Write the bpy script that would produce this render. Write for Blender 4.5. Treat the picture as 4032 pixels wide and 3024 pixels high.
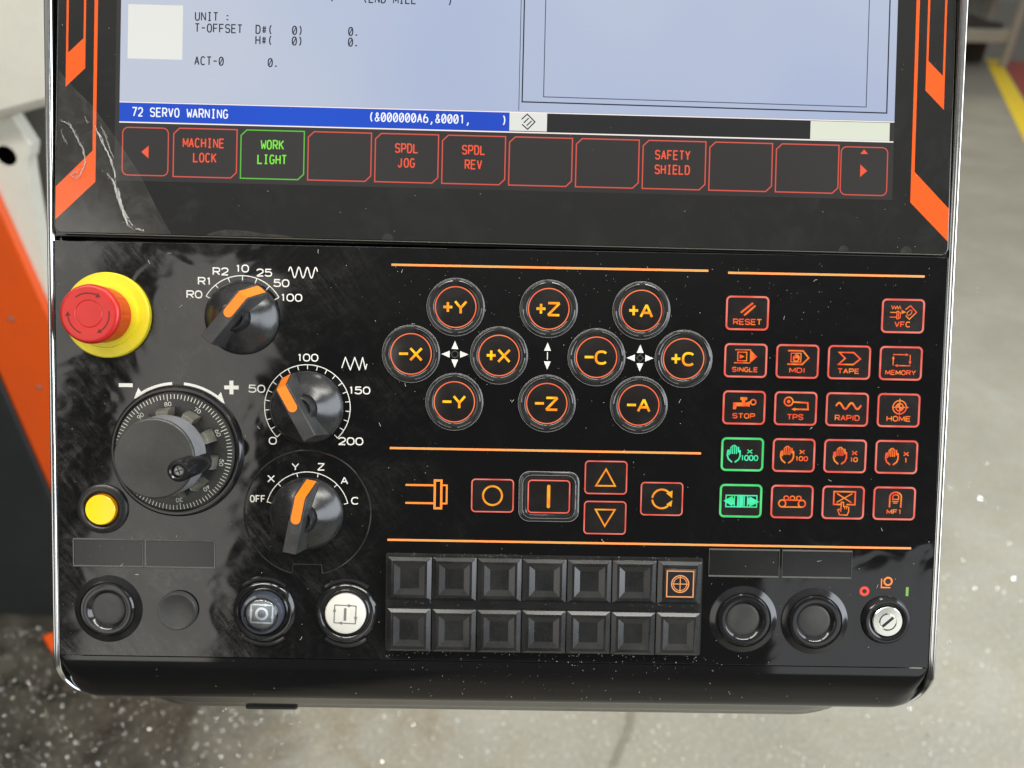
import bpy, math, random
from math import sin, cos, pi, radians, hypot, atan2
from mathutils import Matrix, Vector

random.seed(7)
scene = bpy.context.scene
for o in list(bpy.data.objects):
    bpy.data.objects.remove(o, do_unlink=True)
COL = scene.collection
S = 0.001                                   # panel parts are written in millimetres

# ------------------------------------------------------------------ camera
cam_data = bpy.data.cameras.new('camera')
cam = bpy.data.objects.new('camera', cam_data)
COL.objects.link(cam)
cam_data.sensor_width = 36.0
cam_data.lens = 26.48
cam_data.clip_start = 0.02
cam_data.clip_end = 200.0
cam.matrix_world = Matrix((
    (0.9998067834, -0.0180147681, -0.0078653615, -0.002739056),
    (0.0025467112, 0.5154702261, -0.8569037053, -0.311048736),
    (0.0194912812, 0.8567181066, 0.5154165072, 1.336840808),
    (0, 0, 0, 1)))
cam_data.dof.use_dof = True
cam_data.dof.focus_distance = 0.362
cam_data.dof.aperture_fstop = 7.6
scene.camera = cam

# ------------------------------------------------------------------ world: dim hall, lighter towards its ceiling
world = bpy.data.worlds.new('World')
scene.world = world
world.use_nodes = True
wn, wl = world.node_tree.nodes, world.node_tree.links
wn.clear()
w_out = wn.new('ShaderNodeOutputWorld')
w_bg = wn.new('ShaderNodeBackground')
w_ramp = wn.new('ShaderNodeValToRGB')
w_sep = wn.new('ShaderNodeSeparateXYZ')
w_tc = wn.new('ShaderNodeTexCoord')
wl.new(w_tc.outputs['Generated'], w_sep.inputs[0])
wl.new(w_sep.outputs['Z'], w_ramp.inputs['Fac'])
wl.new(w_ramp.outputs['Color'], w_bg.inputs['Color'])
wl.new(w_bg.outputs['Background'], w_out.inputs['Surface'])
w_ramp.color_ramp.elements[0].position = 0.42
w_ramp.color_ramp.elements[0].color = (0.10, 0.098, 0.092, 1)
w_ramp.color_ramp.elements[1].position = 0.80
w_ramp.color_ramp.elements[1].color = (0.52, 0.51, 0.48, 1)
w_bg.inputs['Strength'].default_value = 1.0


def area_lamp(name, loc, target, sx, sy, power, color):
    d = bpy.data.lights.new(name, 'AREA')
    d.shape = 'RECTANGLE'
    d.size, d.size_y = sx, sy
    d.energy = power
    d.color = color
    o = bpy.data.objects.new(name, d)
    COL.objects.link(o)
    o.location = loc
    v = Vector(target) - Vector(loc)
    o.rotation_euler = v.to_track_quat('-Z', 'Y').to_euler()
    return o


area_lamp('ceiling_lamp', (-1.4, -0.45, 3.7), (-1.4, -0.45, 0), 2.4, 0.3, 62, (1.0, 0.97, 0.90))
area_lamp('ceiling_lamp', (1.3, -0.45, 3.7), (1.3, -0.45, 0), 2.4, 0.3, 64, (1.0, 0.97, 0.90))
area_lamp('ceiling_lamp', (0.4, 2.2, 3.9), (0.4, 2.2, 0), 0.3, 2.4, 46, (1.0, 0.97, 0.88))
area_lamp('ceiling_lamp', (3.6, 5.5, 4.2), (3.6, 5.5, 0), 0.3, 4.0, 125, (1.0, 0.97, 0.90))
area_lamp('side_lamp', (2.9, -0.75, 1.85), (0, 0, 1.15), 3.4, 2.0, 160, (0.86, 0.93, 1.0))
area_lamp('wall_reflection_fill', (-2.35, -2.45, 2.1), (-0.1, 0, 1.15), 0.95, 2.6, 17, (1.0, 0.97, 0.90))  # added unseen light, stands in for a lit wall mirrored in the plate
area_lamp('wall_reflection_fill', (-1.42, -2.85, 2.0), (-0.1, 0, 1.15), 0.55, 2.0, 7.5, (1.0, 0.97, 0.90))  # second added light, the gap between them breaks up the reflection
area_lamp('corner_reflection_fill', (1.7, -2.7, 1.25), (0.1, 0, 1.15), 1.3, 0.8, 4, (0.95, 0.97, 1.0))  # added unseen light for the grey reflection at the plate's lower right

scene.view_settings.view_transform = 'Standard'
scene.view_settings.look = 'None'
scene.view_settings.exposure = 0.0
scene.view_settings.gamma = 1.0
scene.view_settings.use_curve_mapping = False
scene.render.engine = 'CYCLES'
scene.cycles.use_denoising = True
scene.cycles.max_bounces = 8
scene.cycles.caustics_reflective = False
scene.cycles.caustics_refractive = False
scene.cycles.sample_clamp_indirect = 6.0


# ------------------------------------------------------------------ materials
class NT:
    def __init__(s, name):
        s.m = bpy.data.materials.new(name)
        s.m.use_nodes = True
        s.t = s.m.node_tree
        s.b = s.t.nodes['Principled BSDF']

    def n(s, kind, **kw):
        nd = s.t.nodes.new(kind)
        for k, v in kw.items():
            setattr(nd, k, v)
        return nd

    def l(s, a, b):
        s.t.links.new(a, b)

    def pos(s, scale=(1, 1, 1), obj=False):
        mp = s.n('ShaderNodeMapping')
        mp.inputs['Scale'].default_value = scale
        if obj:
            tc = s.n('ShaderNodeTexCoord')
            s.l(tc.outputs['Object'], mp.inputs['Vector'])
        else:
            g = s.n('ShaderNodeNewGeometry')
            s.l(g.outputs['Position'], mp.inputs['Vector'])
        return mp.outputs['Vector']

    def noise(s, vec, scale, detail=4, rough=0.55, dist=0.0):
        nd = s.n('ShaderNodeTexNoise')
        nd.inputs['Scale'].default_value = scale
        nd.inputs['Detail'].default_value = detail
        nd.inputs['Roughness'].default_value = rough
        nd.inputs['Distortion'].default_value = dist
        s.l(vec, nd.inputs['Vector'])
        return nd.outputs['Fac']

    def ramp(s, fac, a, b, ca=(0, 0, 0, 1), cb=(1, 1, 1, 1)):
        r = s.n('ShaderNodeValToRGB')
        r.color_ramp.elements[0].position = a
        r.color_ramp.elements[1].position = b
        r.color_ramp.elements[0].color = ca
        r.color_ramp.elements[1].color = cb
        s.l(fac, r.inputs['Fac'])
        return r.outputs['Color']

    def math(s, op, a, b=None, clamp=False):
        nd = s.n('ShaderNodeMath', operation=op)
        nd.use_clamp = clamp
        for i, v in enumerate((a, b)):
            if v is None:
                continue
            if isinstance(v, (int, float)):
                nd.inputs[i].default_value = v
            else:
                s.l(v, nd.inputs[i])
        return nd.outputs[0]

    def mix(s, fac, a, b):
        nd = s.n('ShaderNodeMix', data_type='RGBA')
        s.l(fac, nd.inputs[0])
        for i, v in ((6, a), (7, b)):
            if isinstance(v, tuple):
                nd.inputs[i].default_value = v if len(v) == 4 else v + (1,)
            else:
                s.l(v, nd.inputs[i])
        return nd.outputs[2]

    def bump(s, h, strength=0.2, dist=0.001):
        b = s.n('ShaderNodeBump')
        b.inputs['Strength'].default_value = strength
        b.inputs['Distance'].default_value = dist
        s.l(h, b.inputs['Height'])
        s.l(b.outputs['Normal'], s.b.inputs['Normal'])


def c4(c):
    return tuple(c) + (1.0,) if len(c) == 3 else tuple(c)


def plain(name, col, rough=0.4, metal=0.0, spec=0.5, coat=0.0):
    k = NT(name)
    k.b.inputs['Base Color'].default_value = c4(col)
    k.b.inputs['Roughness'].default_value = rough
    k.b.inputs['Metallic'].default_value = metal
    k.b.inputs['Specular IOR Level'].default_value = spec
    k.b.inputs['Coat Weight'].default_value = coat
    return k.m


def glow(name, col, strength, vary=0.0, col2=None, scale=60):
    """Back-lit print: emits its own light; brighter and dimmer where the LEDs sit behind it."""
    k = NT(name)
    k.b.inputs['Base Color'].default_value = (0.02, 0.015, 0.012, 1)
    k.b.inputs['Roughness'].default_value = 0.25
    k.b.inputs['Emission Color'].default_value = c4(col)
    k.b.inputs['Emission Strength'].default_value = strength
    if col2:
        f = k.noise(k.pos((1, 1, 1)), scale, 1, 0.4)
        k.l(k.mix(k.ramp(f, 0.38, 0.62), c4(col), c4(col2)), k.b.inputs['Emission Color'])
    return k.m


def dusty(name, col, rough, dust_col=(0.30, 0.29, 0.27), amount=0.25, scale=130, lo=0.5, hi=0.8, spec=0.5):
    """Dark plastic with hand grease and settled dust."""
    k = NT(name)
    p = k.pos()
    n1 = k.noise(p, scale * 0.45, 3, 0.5, 0.2)
    n2 = k.noise(p, scale * 14, 3, 0.75)
    n3 = k.noise(p, scale * 4, 2, 0.6)
    wear = k.ramp(n1, lo - 0.10, hi)
    m = k.math('MULTIPLY', wear, amount * 0.30)
    grain = k.math('MULTIPLY', k.ramp(n2, 0.50, 0.78), k.ramp(n3, 0.40, 0.75))
    m = k.math('ADD', m, k.math('MULTIPLY', grain, amount * 0.75), clamp=True)
    k.l(k.mix(m, c4(col), c4(dust_col)), k.b.inputs['Base Color'])
    r = k.math('ADD', k.math('MULTIPLY', m, 0.9), rough, clamp=True)
    k.l(r, k.b.inputs['Roughness'])
    k.b.inputs['Specular IOR Level'].default_value = spec
    return k.m


def plate_material():
    """Gloss black overlay film: clean in the middle, wiped-over grease on the left-hand side."""
    k = NT('gloss_black_overlay')
    p = k.pos(obj=True)
    sep = k.n('ShaderNodeSeparateXYZ')
    k.l(p, sep.inputs[0])
    # grease field, stronger towards the knobs on the left and the lower corner
    wx = k.math('ADD', sep.outputs['X'], k.math('MULTIPLY', k.math('SUBTRACT', k.noise(p, 14, 4, 0.6), 0.5), 0.16))
    mr = k.n('ShaderNodeMapRange')
    k.l(wx, mr.inputs['Value'])
    mr.inputs['From Min'].default_value = -0.02
    mr.inputs['From Max'].default_value = -0.15
    mr.inputs['To Min'].default_value = 0.07
    left = mr.outputs['Result']
    cloud = k.ramp(k.noise(p, 17, 6, 0.66, 1.6), 0.44, 0.74)
    blot = k.ramp(k.noise(p, 60, 6, 0.7, 2.2), 0.46, 0.78)

    def strokes(ang, sx, sy, lo, hi):
        ro = k.n('ShaderNodeMapping')
        ro.inputs['Rotation'].default_value = (0, 0, radians(ang))
        st = k.n('ShaderNodeMapping')
        st.inputs['Scale'].default_value = (sx, sy, 40)
        tc = k.n('ShaderNodeTexCoord')
        k.l(tc.outputs['Object'], ro.inputs['Vector'])
        k.l(ro.outputs['Vector'], st.inputs['Vector'])
        return k.ramp(k.noise(st.outputs['Vector'], 1.0, 5, 0.7, 1.0), lo, hi)
    st1 = strokes(52, 45, 330, 0.42, 0.75)
    st2 = strokes(-35, 55, 260, 0.48, 0.78)
    fine = k.ramp(k.noise(p, 520, 4, 0.75), 0.48, 0.80)
    wipe = k.math('MAXIMUM', k.math('MULTIPLY', st1, cloud), k.math('MULTIPLY', st2, blot))
    smear = k.math('MULTIPLY', k.math('ADD', k.math('MULTIPLY', wipe, 0.75), k.math('MULTIPLY', k.math('MULTIPLY', cloud, blot), 0.5)), left)
    grime = k.math('MULTIPLY', k.math('MULTIPLY', fine, cloud), left)
    m = k.math('ADD', k.math('MULTIPLY', smear, 0.15), k.math('MULTIPLY', grime, 0.08), clamp=True)
    m = k.math('ADD', m, 0.002)
    k.l(k.mix(m, (0.0030, 0.0030, 0.0034), (0.42, 0.41, 0.37)), k.b.inputs['Base Color'])
    r = k.math('ADD', k.math('MULTIPLY', smear, 0.22), 0.05)
    r = k.math('ADD', r, k.math('MULTIPLY', cloud, 0.03), clamp=True)
    k.l(r, k.b.inputs['Roughness'])
    k.bump(k.noise(p, 30, 2, 0.5, 0.6), 0.10, 0.004)
    return k.m


def glass_material():
    k = NT('black_cover_glass')
    p = k.pos(obj=True)
    n = k.ramp(k.noise(p, 40, 6, 0.7, 0.8), 0.50, 0.85)
    k.l(k.mix(k.math('ADD', k.math('MULTIPLY', n, 0.02), 0.0), (0.011, 0.011, 0.011), (0.4, 0.4, 0.38)), k.b.inputs['Base Color'])
    k.l(k.math('ADD', k.math('MULTIPLY', n, 0.15), 0.10), k.b.inputs['Roughness'])
    k.b.inputs['Specular IOR Level'].default_value = 0.6
    return k.m


def lcd_material(name, ca, cb, strength, scale=9):
    k = NT(name)
    p = k.pos(obj=True)
    f = k.ramp(k.noise(p, scale, 2, 0.4), 0.35, 0.65)
    col = k.mix(f, c4(ca), c4(cb))
    k.b.inputs['Base Color'].default_value = (0.01, 0.01, 0.011, 1)
    k.b.inputs['Roughness'].default_value = 0.20
    k.b.inputs['Specular IOR Level'].default_value = 0.35
    k.l(col, k.b.inputs['Emission Color'])
    k.b.inputs['Emission Strength'].default_value = strength
    return k.m


def chrome_material():
    k = NT('bright_chrome_trim')
    k.b.inputs['Base Color'].default_value = (0.58, 0.58, 0.575, 1)
    k.b.inputs['Metallic'].default_value = 1.0
    n = k.noise(k.pos((1, 1, 1)), 160, 4, 0.6)
    k.l(k.math('ADD', k.math('MULTIPLY', n, 0.16), 0.06), k.b.inputs['Roughness'])
    return k.m


def floor_material():
    k = NT('stained_concrete')
    p = k.pos()
    sep = k.n('ShaderNodeSeparateXYZ')
    k.l(p, sep.inputs[0])
    n1 = k.noise(p, 2.2, 6, 0.6, 0.4)
    n2 = k.noise(p, 14, 6, 0.65)
    n3 = k.noise(p, 120, 4, 0.7)
    base = k.mix(k.ramp(n1, 0.35, 0.68), (0.228, 0.219, 0.178), (0.31, 0.30, 0.256))
    base = k.mix(k.math('MULTIPLY', k.ramp(n2, 0.42, 0.70), 0.55), base, (0.25, 0.222, 0.155, 1))
    st_ = k.ramp(k.noise(p, 5.0, 6, 0.7, 1.0), 0.46, 0.66)
    nearx = k.n('ShaderNodeMapRange')
    k.l(sep.outputs['X'], nearx.inputs['Value'])
    nearx.inputs['From Min'].default_value = 0.45
    nearx.inputs['From Max'].default_value = -0.5
    base = k.mix(k.math('MULTIPLY', k.math('MULTIPLY', st_, nearx.outputs['Result']), 0.85), base, (0.17, 0.135, 0.075, 1))
    base = k.mix(k.math('MULTIPLY', k.ramp(n3, 0.5, 0.72), 0.5), base, (0.52, 0.505, 0.445, 1))
    # oil-soaked floor beside the machine
    edge = k.math('ADD', sep.outputs['X'], k.math('MULTIPLY', k.math('SUBTRACT', k.noise(p, 5, 5, 0.6), 0.5), 0.40))
    wr = k.n('ShaderNodeMapRange')
    k.l(edge, wr.inputs['Value'])
    wr.inputs['From Min'].default_value = -0.36
    wr.inputs['From Max'].default_value = -0.62
    wet = wr.outputs['Result']
    wr2 = k.n('ShaderNodeMapRange')
    k.l(sep.outputs['Y'], wr2.inputs['Value'])
    wr2.inputs['From Min'].default_value = 2.2
    wr2.inputs['From Max'].default_value = 1.6
    wet = k.math('MULTIPLY', wet, wr2.outputs['Result'], clamp=True)
    oil = k.mix(k.ramp(n2, 0.35, 0.7), (0.022, 0.021, 0.016), (0.085, 0.080, 0.062))
    col = k.mix(wet, base, oil)
    # darker floor colour towards the shelving
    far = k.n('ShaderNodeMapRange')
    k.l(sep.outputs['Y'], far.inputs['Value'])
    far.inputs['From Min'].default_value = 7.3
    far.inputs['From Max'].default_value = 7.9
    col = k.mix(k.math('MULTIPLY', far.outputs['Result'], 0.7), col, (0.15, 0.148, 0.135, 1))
    k.l(col, k.b.inputs['Base Color'])
    r = k.math('SUBTRACT', k.math('ADD', k.math('MULTIPLY', n2, 0.25), 0.34), k.math('MULTIPLY', wet, 0.22))
    k.l(r, k.b.inputs['Roughness'])
    k.bump(k.noise(p, 90, 6, 0.75), 0.5, 0.004)
    return k.m


def painted(name, col, dark, rough=0.45, scale=30, amt=0.35, bump=0.0):
    k = NT(name)
    p = k.pos()
    n = k.ramp(k.noise(p, scale, 6, 0.68, 0.4), 0.48, 0.80)
    k.l(k.mix(k.math('MULTIPLY', n, amt), c4(col), c4(dark)), k.b.inputs['Base Color'])
    k.b.inputs['Roughness'].default_value = rough
    if bump:
        k.bump(k.noise(p, 260, 2, 0.5), bump, 0.001)
    return k.m


M = {}
M['plate'] = plate_material()
M['glass'] = glass_material()
M['bumper'] = dusty('piano_black_bumper', (0.005, 0.005, 0.0055), 0.06, amount=0.02, scale=60)
M['black_gloss'] = dusty('gloss_black_plastic', (0.008, 0.008, 0.009), 0.14, amount=0.10, scale=110)
M['black_satin'] = dusty('satin_black_plastic', (0.014, 0.014, 0.0145), 0.32, amount=0.16, scale=150)
M['knob_black'] = dusty('knob_black_plastic', (0.013, 0.0135, 0.015), 0.22, (0.33, 0.32, 0.30), 0.22, 160, 0.48, 0.8)
M['grip_black'] = dusty('worn_grip_plastic', (0.026, 0.026, 0.0265), 0.34, (0.36, 0.35, 0.32), 0.30, 160, 0.48, 0.8)
M['dial_black'] = dusty('dial_black_plastic', (0.020, 0.0195, 0.018), 0.38, (0.34, 0.33, 0.29), 0.30, 150, 0.45, 0.8)
M['wheel_black'] = dusty('handwheel_black_plastic', (0.023, 0.023, 0.022), 0.36, (0.36, 0.35, 0.31), 0.24, 120, 0.44, 0.8)
M['key_black'] = dusty('square_key_plastic', (0.0115, 0.0115, 0.012), 0.19, (0.36, 0.355, 0.34), 0.13, 130, 0.46, 0.80)
M['ring_clear'] = dusty('raised_clear_ring', (0.015, 0.015, 0.0155), 0.10, (0.5, 0.5, 0.48), 0.07, 300, 0.45, 0.8)
M['key_face'] = dusty('membrane_key_film', (0.010, 0.0085, 0.008), 0.20, (0.4, 0.39, 0.36), 0.05, 260, 0.5, 0.8)
M['cap_dusty'] = dusty('dusty_blank_cap', (0.030, 0.030, 0.029), 0.40, (0.33, 0.32, 0.30), 0.24, 160)
M['chrome'] = chrome_material()
M['rear'] = dusty('rear_housing_paint', (0.02, 0.02, 0.02), 0.14, amount=0.10, scale=60)
M['print_white'] = painted('white_screen_print', (0.74, 0.73, 0.68), (0.45, 0.44, 0.40), 0.45, 300, 0.35)
M['dial_print'] = painted('worn_dial_print', (0.58, 0.57, 0.51), (0.20, 0.20, 0.18), 0.5, 240, 0.6)
M['knob_band'] = dusty('grained_grey_band', (0.15, 0.153, 0.165), 0.38, (0.5, 0.5, 0.5), 0.5, 200)
M['grip_block'] = dusty('dusty_grip_block', (0.075, 0.072, 0.058), 0.32, (0.5, 0.48, 0.4), 0.6, 200)
M['print_orange'] = painted('orange_screen_print', (0.86, 0.235, 0.045), (0.62, 0.15, 0.03), 0.35, 300, 0.25)
M['line_orange'] = painted('orange_divider_print', (0.93, 0.30, 0.075), (0.80, 0.24, 0.06), 0.4, 300, 0.2)
M['print_red'] = plain('red_screen_print', (0.72, 0.06, 0.035), 0.4)
M['print_green'] = plain('green_screen_print', (0.16, 0.36, 0.07), 0.4)
M['stripe_orange'] = painted('orange_glass_stripe', (0.70, 0.090, 0.010), (0.52, 0.065, 0.01), 0.18, 60, 0.3)
M['insert_orange'] = painted('orange_pointer_plastic', (0.93, 0.21, 0.012), (0.72, 0.15, 0.01), 0.38, 220, 0.25)
M['estop_red'] = painted('red_mushroom_plastic', (0.50, 0.016, 0.013), (0.30, 0.022, 0.018), 0.36, 130, 0.45)
M['estop_groove'] = plain('dark_red_groove', (0.12, 0.008, 0.006), 0.6)
M['estop_yellow'] = painted('yellow_base_plastic', (0.76, 0.63, 0.018), (0.40, 0.33, 0.03), 0.42, 110, 0.35)
M['lamp_yellow'] = painted('amber_lamp_lens', (1.0, 0.66, 0.0), (0.95, 0.58, 0.0), 0.16, 60, 0.3)
M['amber_edge'] = plain('amber_lens_edge', (0.50, 0.20, 0.004), 0.15)
M['white_cap'] = painted('white_button_plastic', (0.66, 0.65, 0.585), (0.46, 0.45, 0.40), 0.35, 140, 0.4)
M['grey_print'] = plain('grey_button_print', (0.16, 0.165, 0.155), 0.5)
M['lens_body'] = painted('clear_lens_inner', (0.30, 0.30, 0.285), (0.40, 0.40, 0.38), 0.22, 160, 0.6)
M['lens_rim'] = plain('bluish_clear_rim', (0.060, 0.068, 0.088), 0.06, 0.2, 0.9)
M['lens_print'] = painted('pale_lens_print', (0.93, 0.95, 0.96), (0.80, 0.84, 0.86), 0.3, 160, 0.3)
M['lock_steel'] = plain('nickel_lock_face', (0.80, 0.79, 0.70), 0.22, 1.0)
M['screw_steel'] = dusty('dull_screw_steel', (0.20, 0.20, 0.19), 0.35, amount=0.3)
M['dark_hole'] = plain('black_recess', (0.004, 0.004, 0.004), 0.6)
M['icon_tile'] = plain('clear_key_window', (0.016, 0.019, 0.024), 0.08)
M['icon_orange'] = plain('copper_orange_print', (0.62, 0.25, 0.085), 0.4)
M['edge_highlight'] = dusty('moulded_edge_highlight', (0.24, 0.24, 0.235), 0.22, amount=0.3, scale=260)  # pale colour paints the highlight along the guard edges and ridges
M['glass_highlight'] = dusty('glass_edge_highlight', (0.20, 0.20, 0.16), 0.15, amount=0.4, scale=180)  # highlight on the edge of the glass, put into its pale colour
M['frame_edge'] = dusty('embossed_frame_edge', (0.085, 0.085, 0.08), 0.20, amount=0.3, scale=260)
M['window'] = dusty('label_window_film', (0.009, 0.009, 0.009), 0.20, amount=0.06, scale=120)
M['lint'] = plain('white_lint', (0.78, 0.77, 0.73), 0.6)
M['film_crease'] = painted('white_film_crease', (0.46, 0.45, 0.42), (0.10, 0.10, 0.095), 0.25, 700, 0.9)

M['lcd_blue'] = lcd_material('lit_pale_blue_lcd', (0.395, 0.468, 0.66), (0.515, 0.565, 0.67), 1.0, 5)
M['lcd_white'] = lcd_material('lit_white_lcd', (0.80, 0.81, 0.76), (0.84, 0.85, 0.80), 0.95)
M['lcd_pale'] = lcd_material('lit_cream_lcd', (0.74, 0.80, 0.66), (0.84, 0.86, 0.72), 0.95)
M['lcd_bar'] = lcd_material('lit_blue_lcd_bar', (0.0, 0.055, 0.54), (0.0, 0.07, 0.60), 1.0)
M['lcd_dark'] = lcd_material('unlit_lcd', (0.022, 0.020, 0.018), (0.030, 0.028, 0.026), 1.0)
M['lcd_black'] = lcd_material('black_lcd_cell', (0.006, 0.006, 0.007), (0.012, 0.012, 0.012), 1.0)
M['lcd_ink'] = plain('dark_lcd_text', (0.010, 0.012, 0.022), 0.2)
M['lcd_line'] = plain('grey_lcd_line', (0.035, 0.045, 0.075), 0.2)
M['lcd_text_white'] = glow('white_lcd_text', (0.92, 0.97, 1.0), 1.0)
M['lcd_edge'] = glow('white_lcd_edge', (1.0, 0.93, 0.90), 0.95)
M['soft_red'] = glow('red_lcd_outline', (0.72, 0.075, 0.05), 0.95)
M['soft_text'] = glow('red_lcd_text', (0.95, 0.09, 0.03), 0.95)
M['soft_green'] = glow('green_lcd_outline', (0.10, 0.55, 0.035), 0.9)
M['soft_green_text'] = glow('green_lcd_text', (0.20, 0.85, 0.045), 0.95)
M['led_ring'] = glow('backlit_orange_ring', (1.0, 0.14, 0.05), 1.05, 0, (1.0, 0.22, 0.08), 90)
M['led_axis'] = glow('backlit_amber_letter', (1.0, 0.58, 0.0), 1.25, 0, (1.0, 0.27, 0.0), 240)
M['led_key'] = glow('backlit_red_outline', (0.90, 0.085, 0.055), 1.0, 0, (0.95, 0.20, 0.15), 110)
M['led_icon'] = glow('backlit_orange_legend', (0.98, 0.07, 0.012), 1.0, 0, (1.0, 0.24, 0.01), 230)
M['led_sym'] = glow('backlit_spindle_legend', (1.0, 0.25, 0.01), 1.0, 0, (1.0, 0.44, 0.01), 200)
M['led_green'] = glow('backlit_green_outline', (0.03, 0.72, 0.16), 0.95, 0, (0.10, 0.85, 0.25), 110)
M['led_green_icon'] = glow('backlit_green_legend', (0.02, 0.80, 0.26), 1.0, 0, (0.06, 0.90, 0.50), 200)
M['printed_spindle'] = plain('orange_symbol_print', (0.93, 0.24, 0.03), 0.4)

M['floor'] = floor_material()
M['mach_white'] = painted('cream_machine_paint', (0.70, 0.68, 0.60), (0.50, 0.48, 0.42), 0.5, 18, 0.35, 0.35)
M['mach_grey'] = painted('grey_machine_paint', (0.17, 0.165, 0.145), (0.09, 0.088, 0.08), 0.5, 14, 0.5)
M['mach_orange'] = painted('orange_machine_paint', (0.72, 0.088, 0.008), (0.45, 0.07, 0.015), 0.4, 9, 0.35)
M['mach_black'] = painted('dark_machine_paint', (0.016, 0.018, 0.020), (0.03, 0.03, 0.03), 0.5, 12, 0.5)
M['chip'] = plain('bright_metal_chip', (0.85, 0.85, 0.84), 0.18, 1.0)
M['chip_pale'] = plain('dry_pale_chip', (0.80, 0.78, 0.70), 0.5)
M['chip_dull'] = plain('pale_metal_chip', (0.40, 0.39, 0.35), 0.4, 0.5)
M['line_yellow'] = painted('yellow_floor_paint', (0.82, 0.60, 0.02), (0.55, 0.42, 0.05), 0.5, 6, 0.4)
M['floor_red'] = painted('red_floor_paint', (0.34, 0.045, 0.03), (0.2, 0.04, 0.03), 0.4, 5, 0.4)
M['shelf_paint'] = painted('pale_grey_shelf_paint', (0.46, 0.46, 0.40), (0.3, 0.3, 0.26), 0.5, 6, 0.4)
M['shelf_back'] = painted('pale_green_sheet', (0.36, 0.41, 0.37), (0.25, 0.28, 0.26), 0.5, 4, 0.4)
M['dark_part'] = painted('dark_steel_part', (0.06, 0.06, 0.058), (0.03, 0.03, 0.03), 0.5, 8, 0.4)
M['concrete_joint'] = painted('dark_joint_filler', (0.17, 0.16, 0.125), (0.28, 0.26, 0.21), 0.7, 30, 1.0)


def film_material():
    k = NT('peeling_clear_film')
    k.b.inputs['Base Color'].default_value = (0.42, 0.39, 0.34, 1)
    k.b.inputs['Roughness'].default_value = 0.13
    n = k.noise(k.pos(), 90, 6, 0.7, 0.8)
    a = k.math('ADD', k.math('MULTIPLY', k.ramp(n, 0.45, 0.85), 0.10), 0.035)
    k.l(a, k.b.inputs['Alpha'])
    return k.m


M['film'] = film_material()


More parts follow.
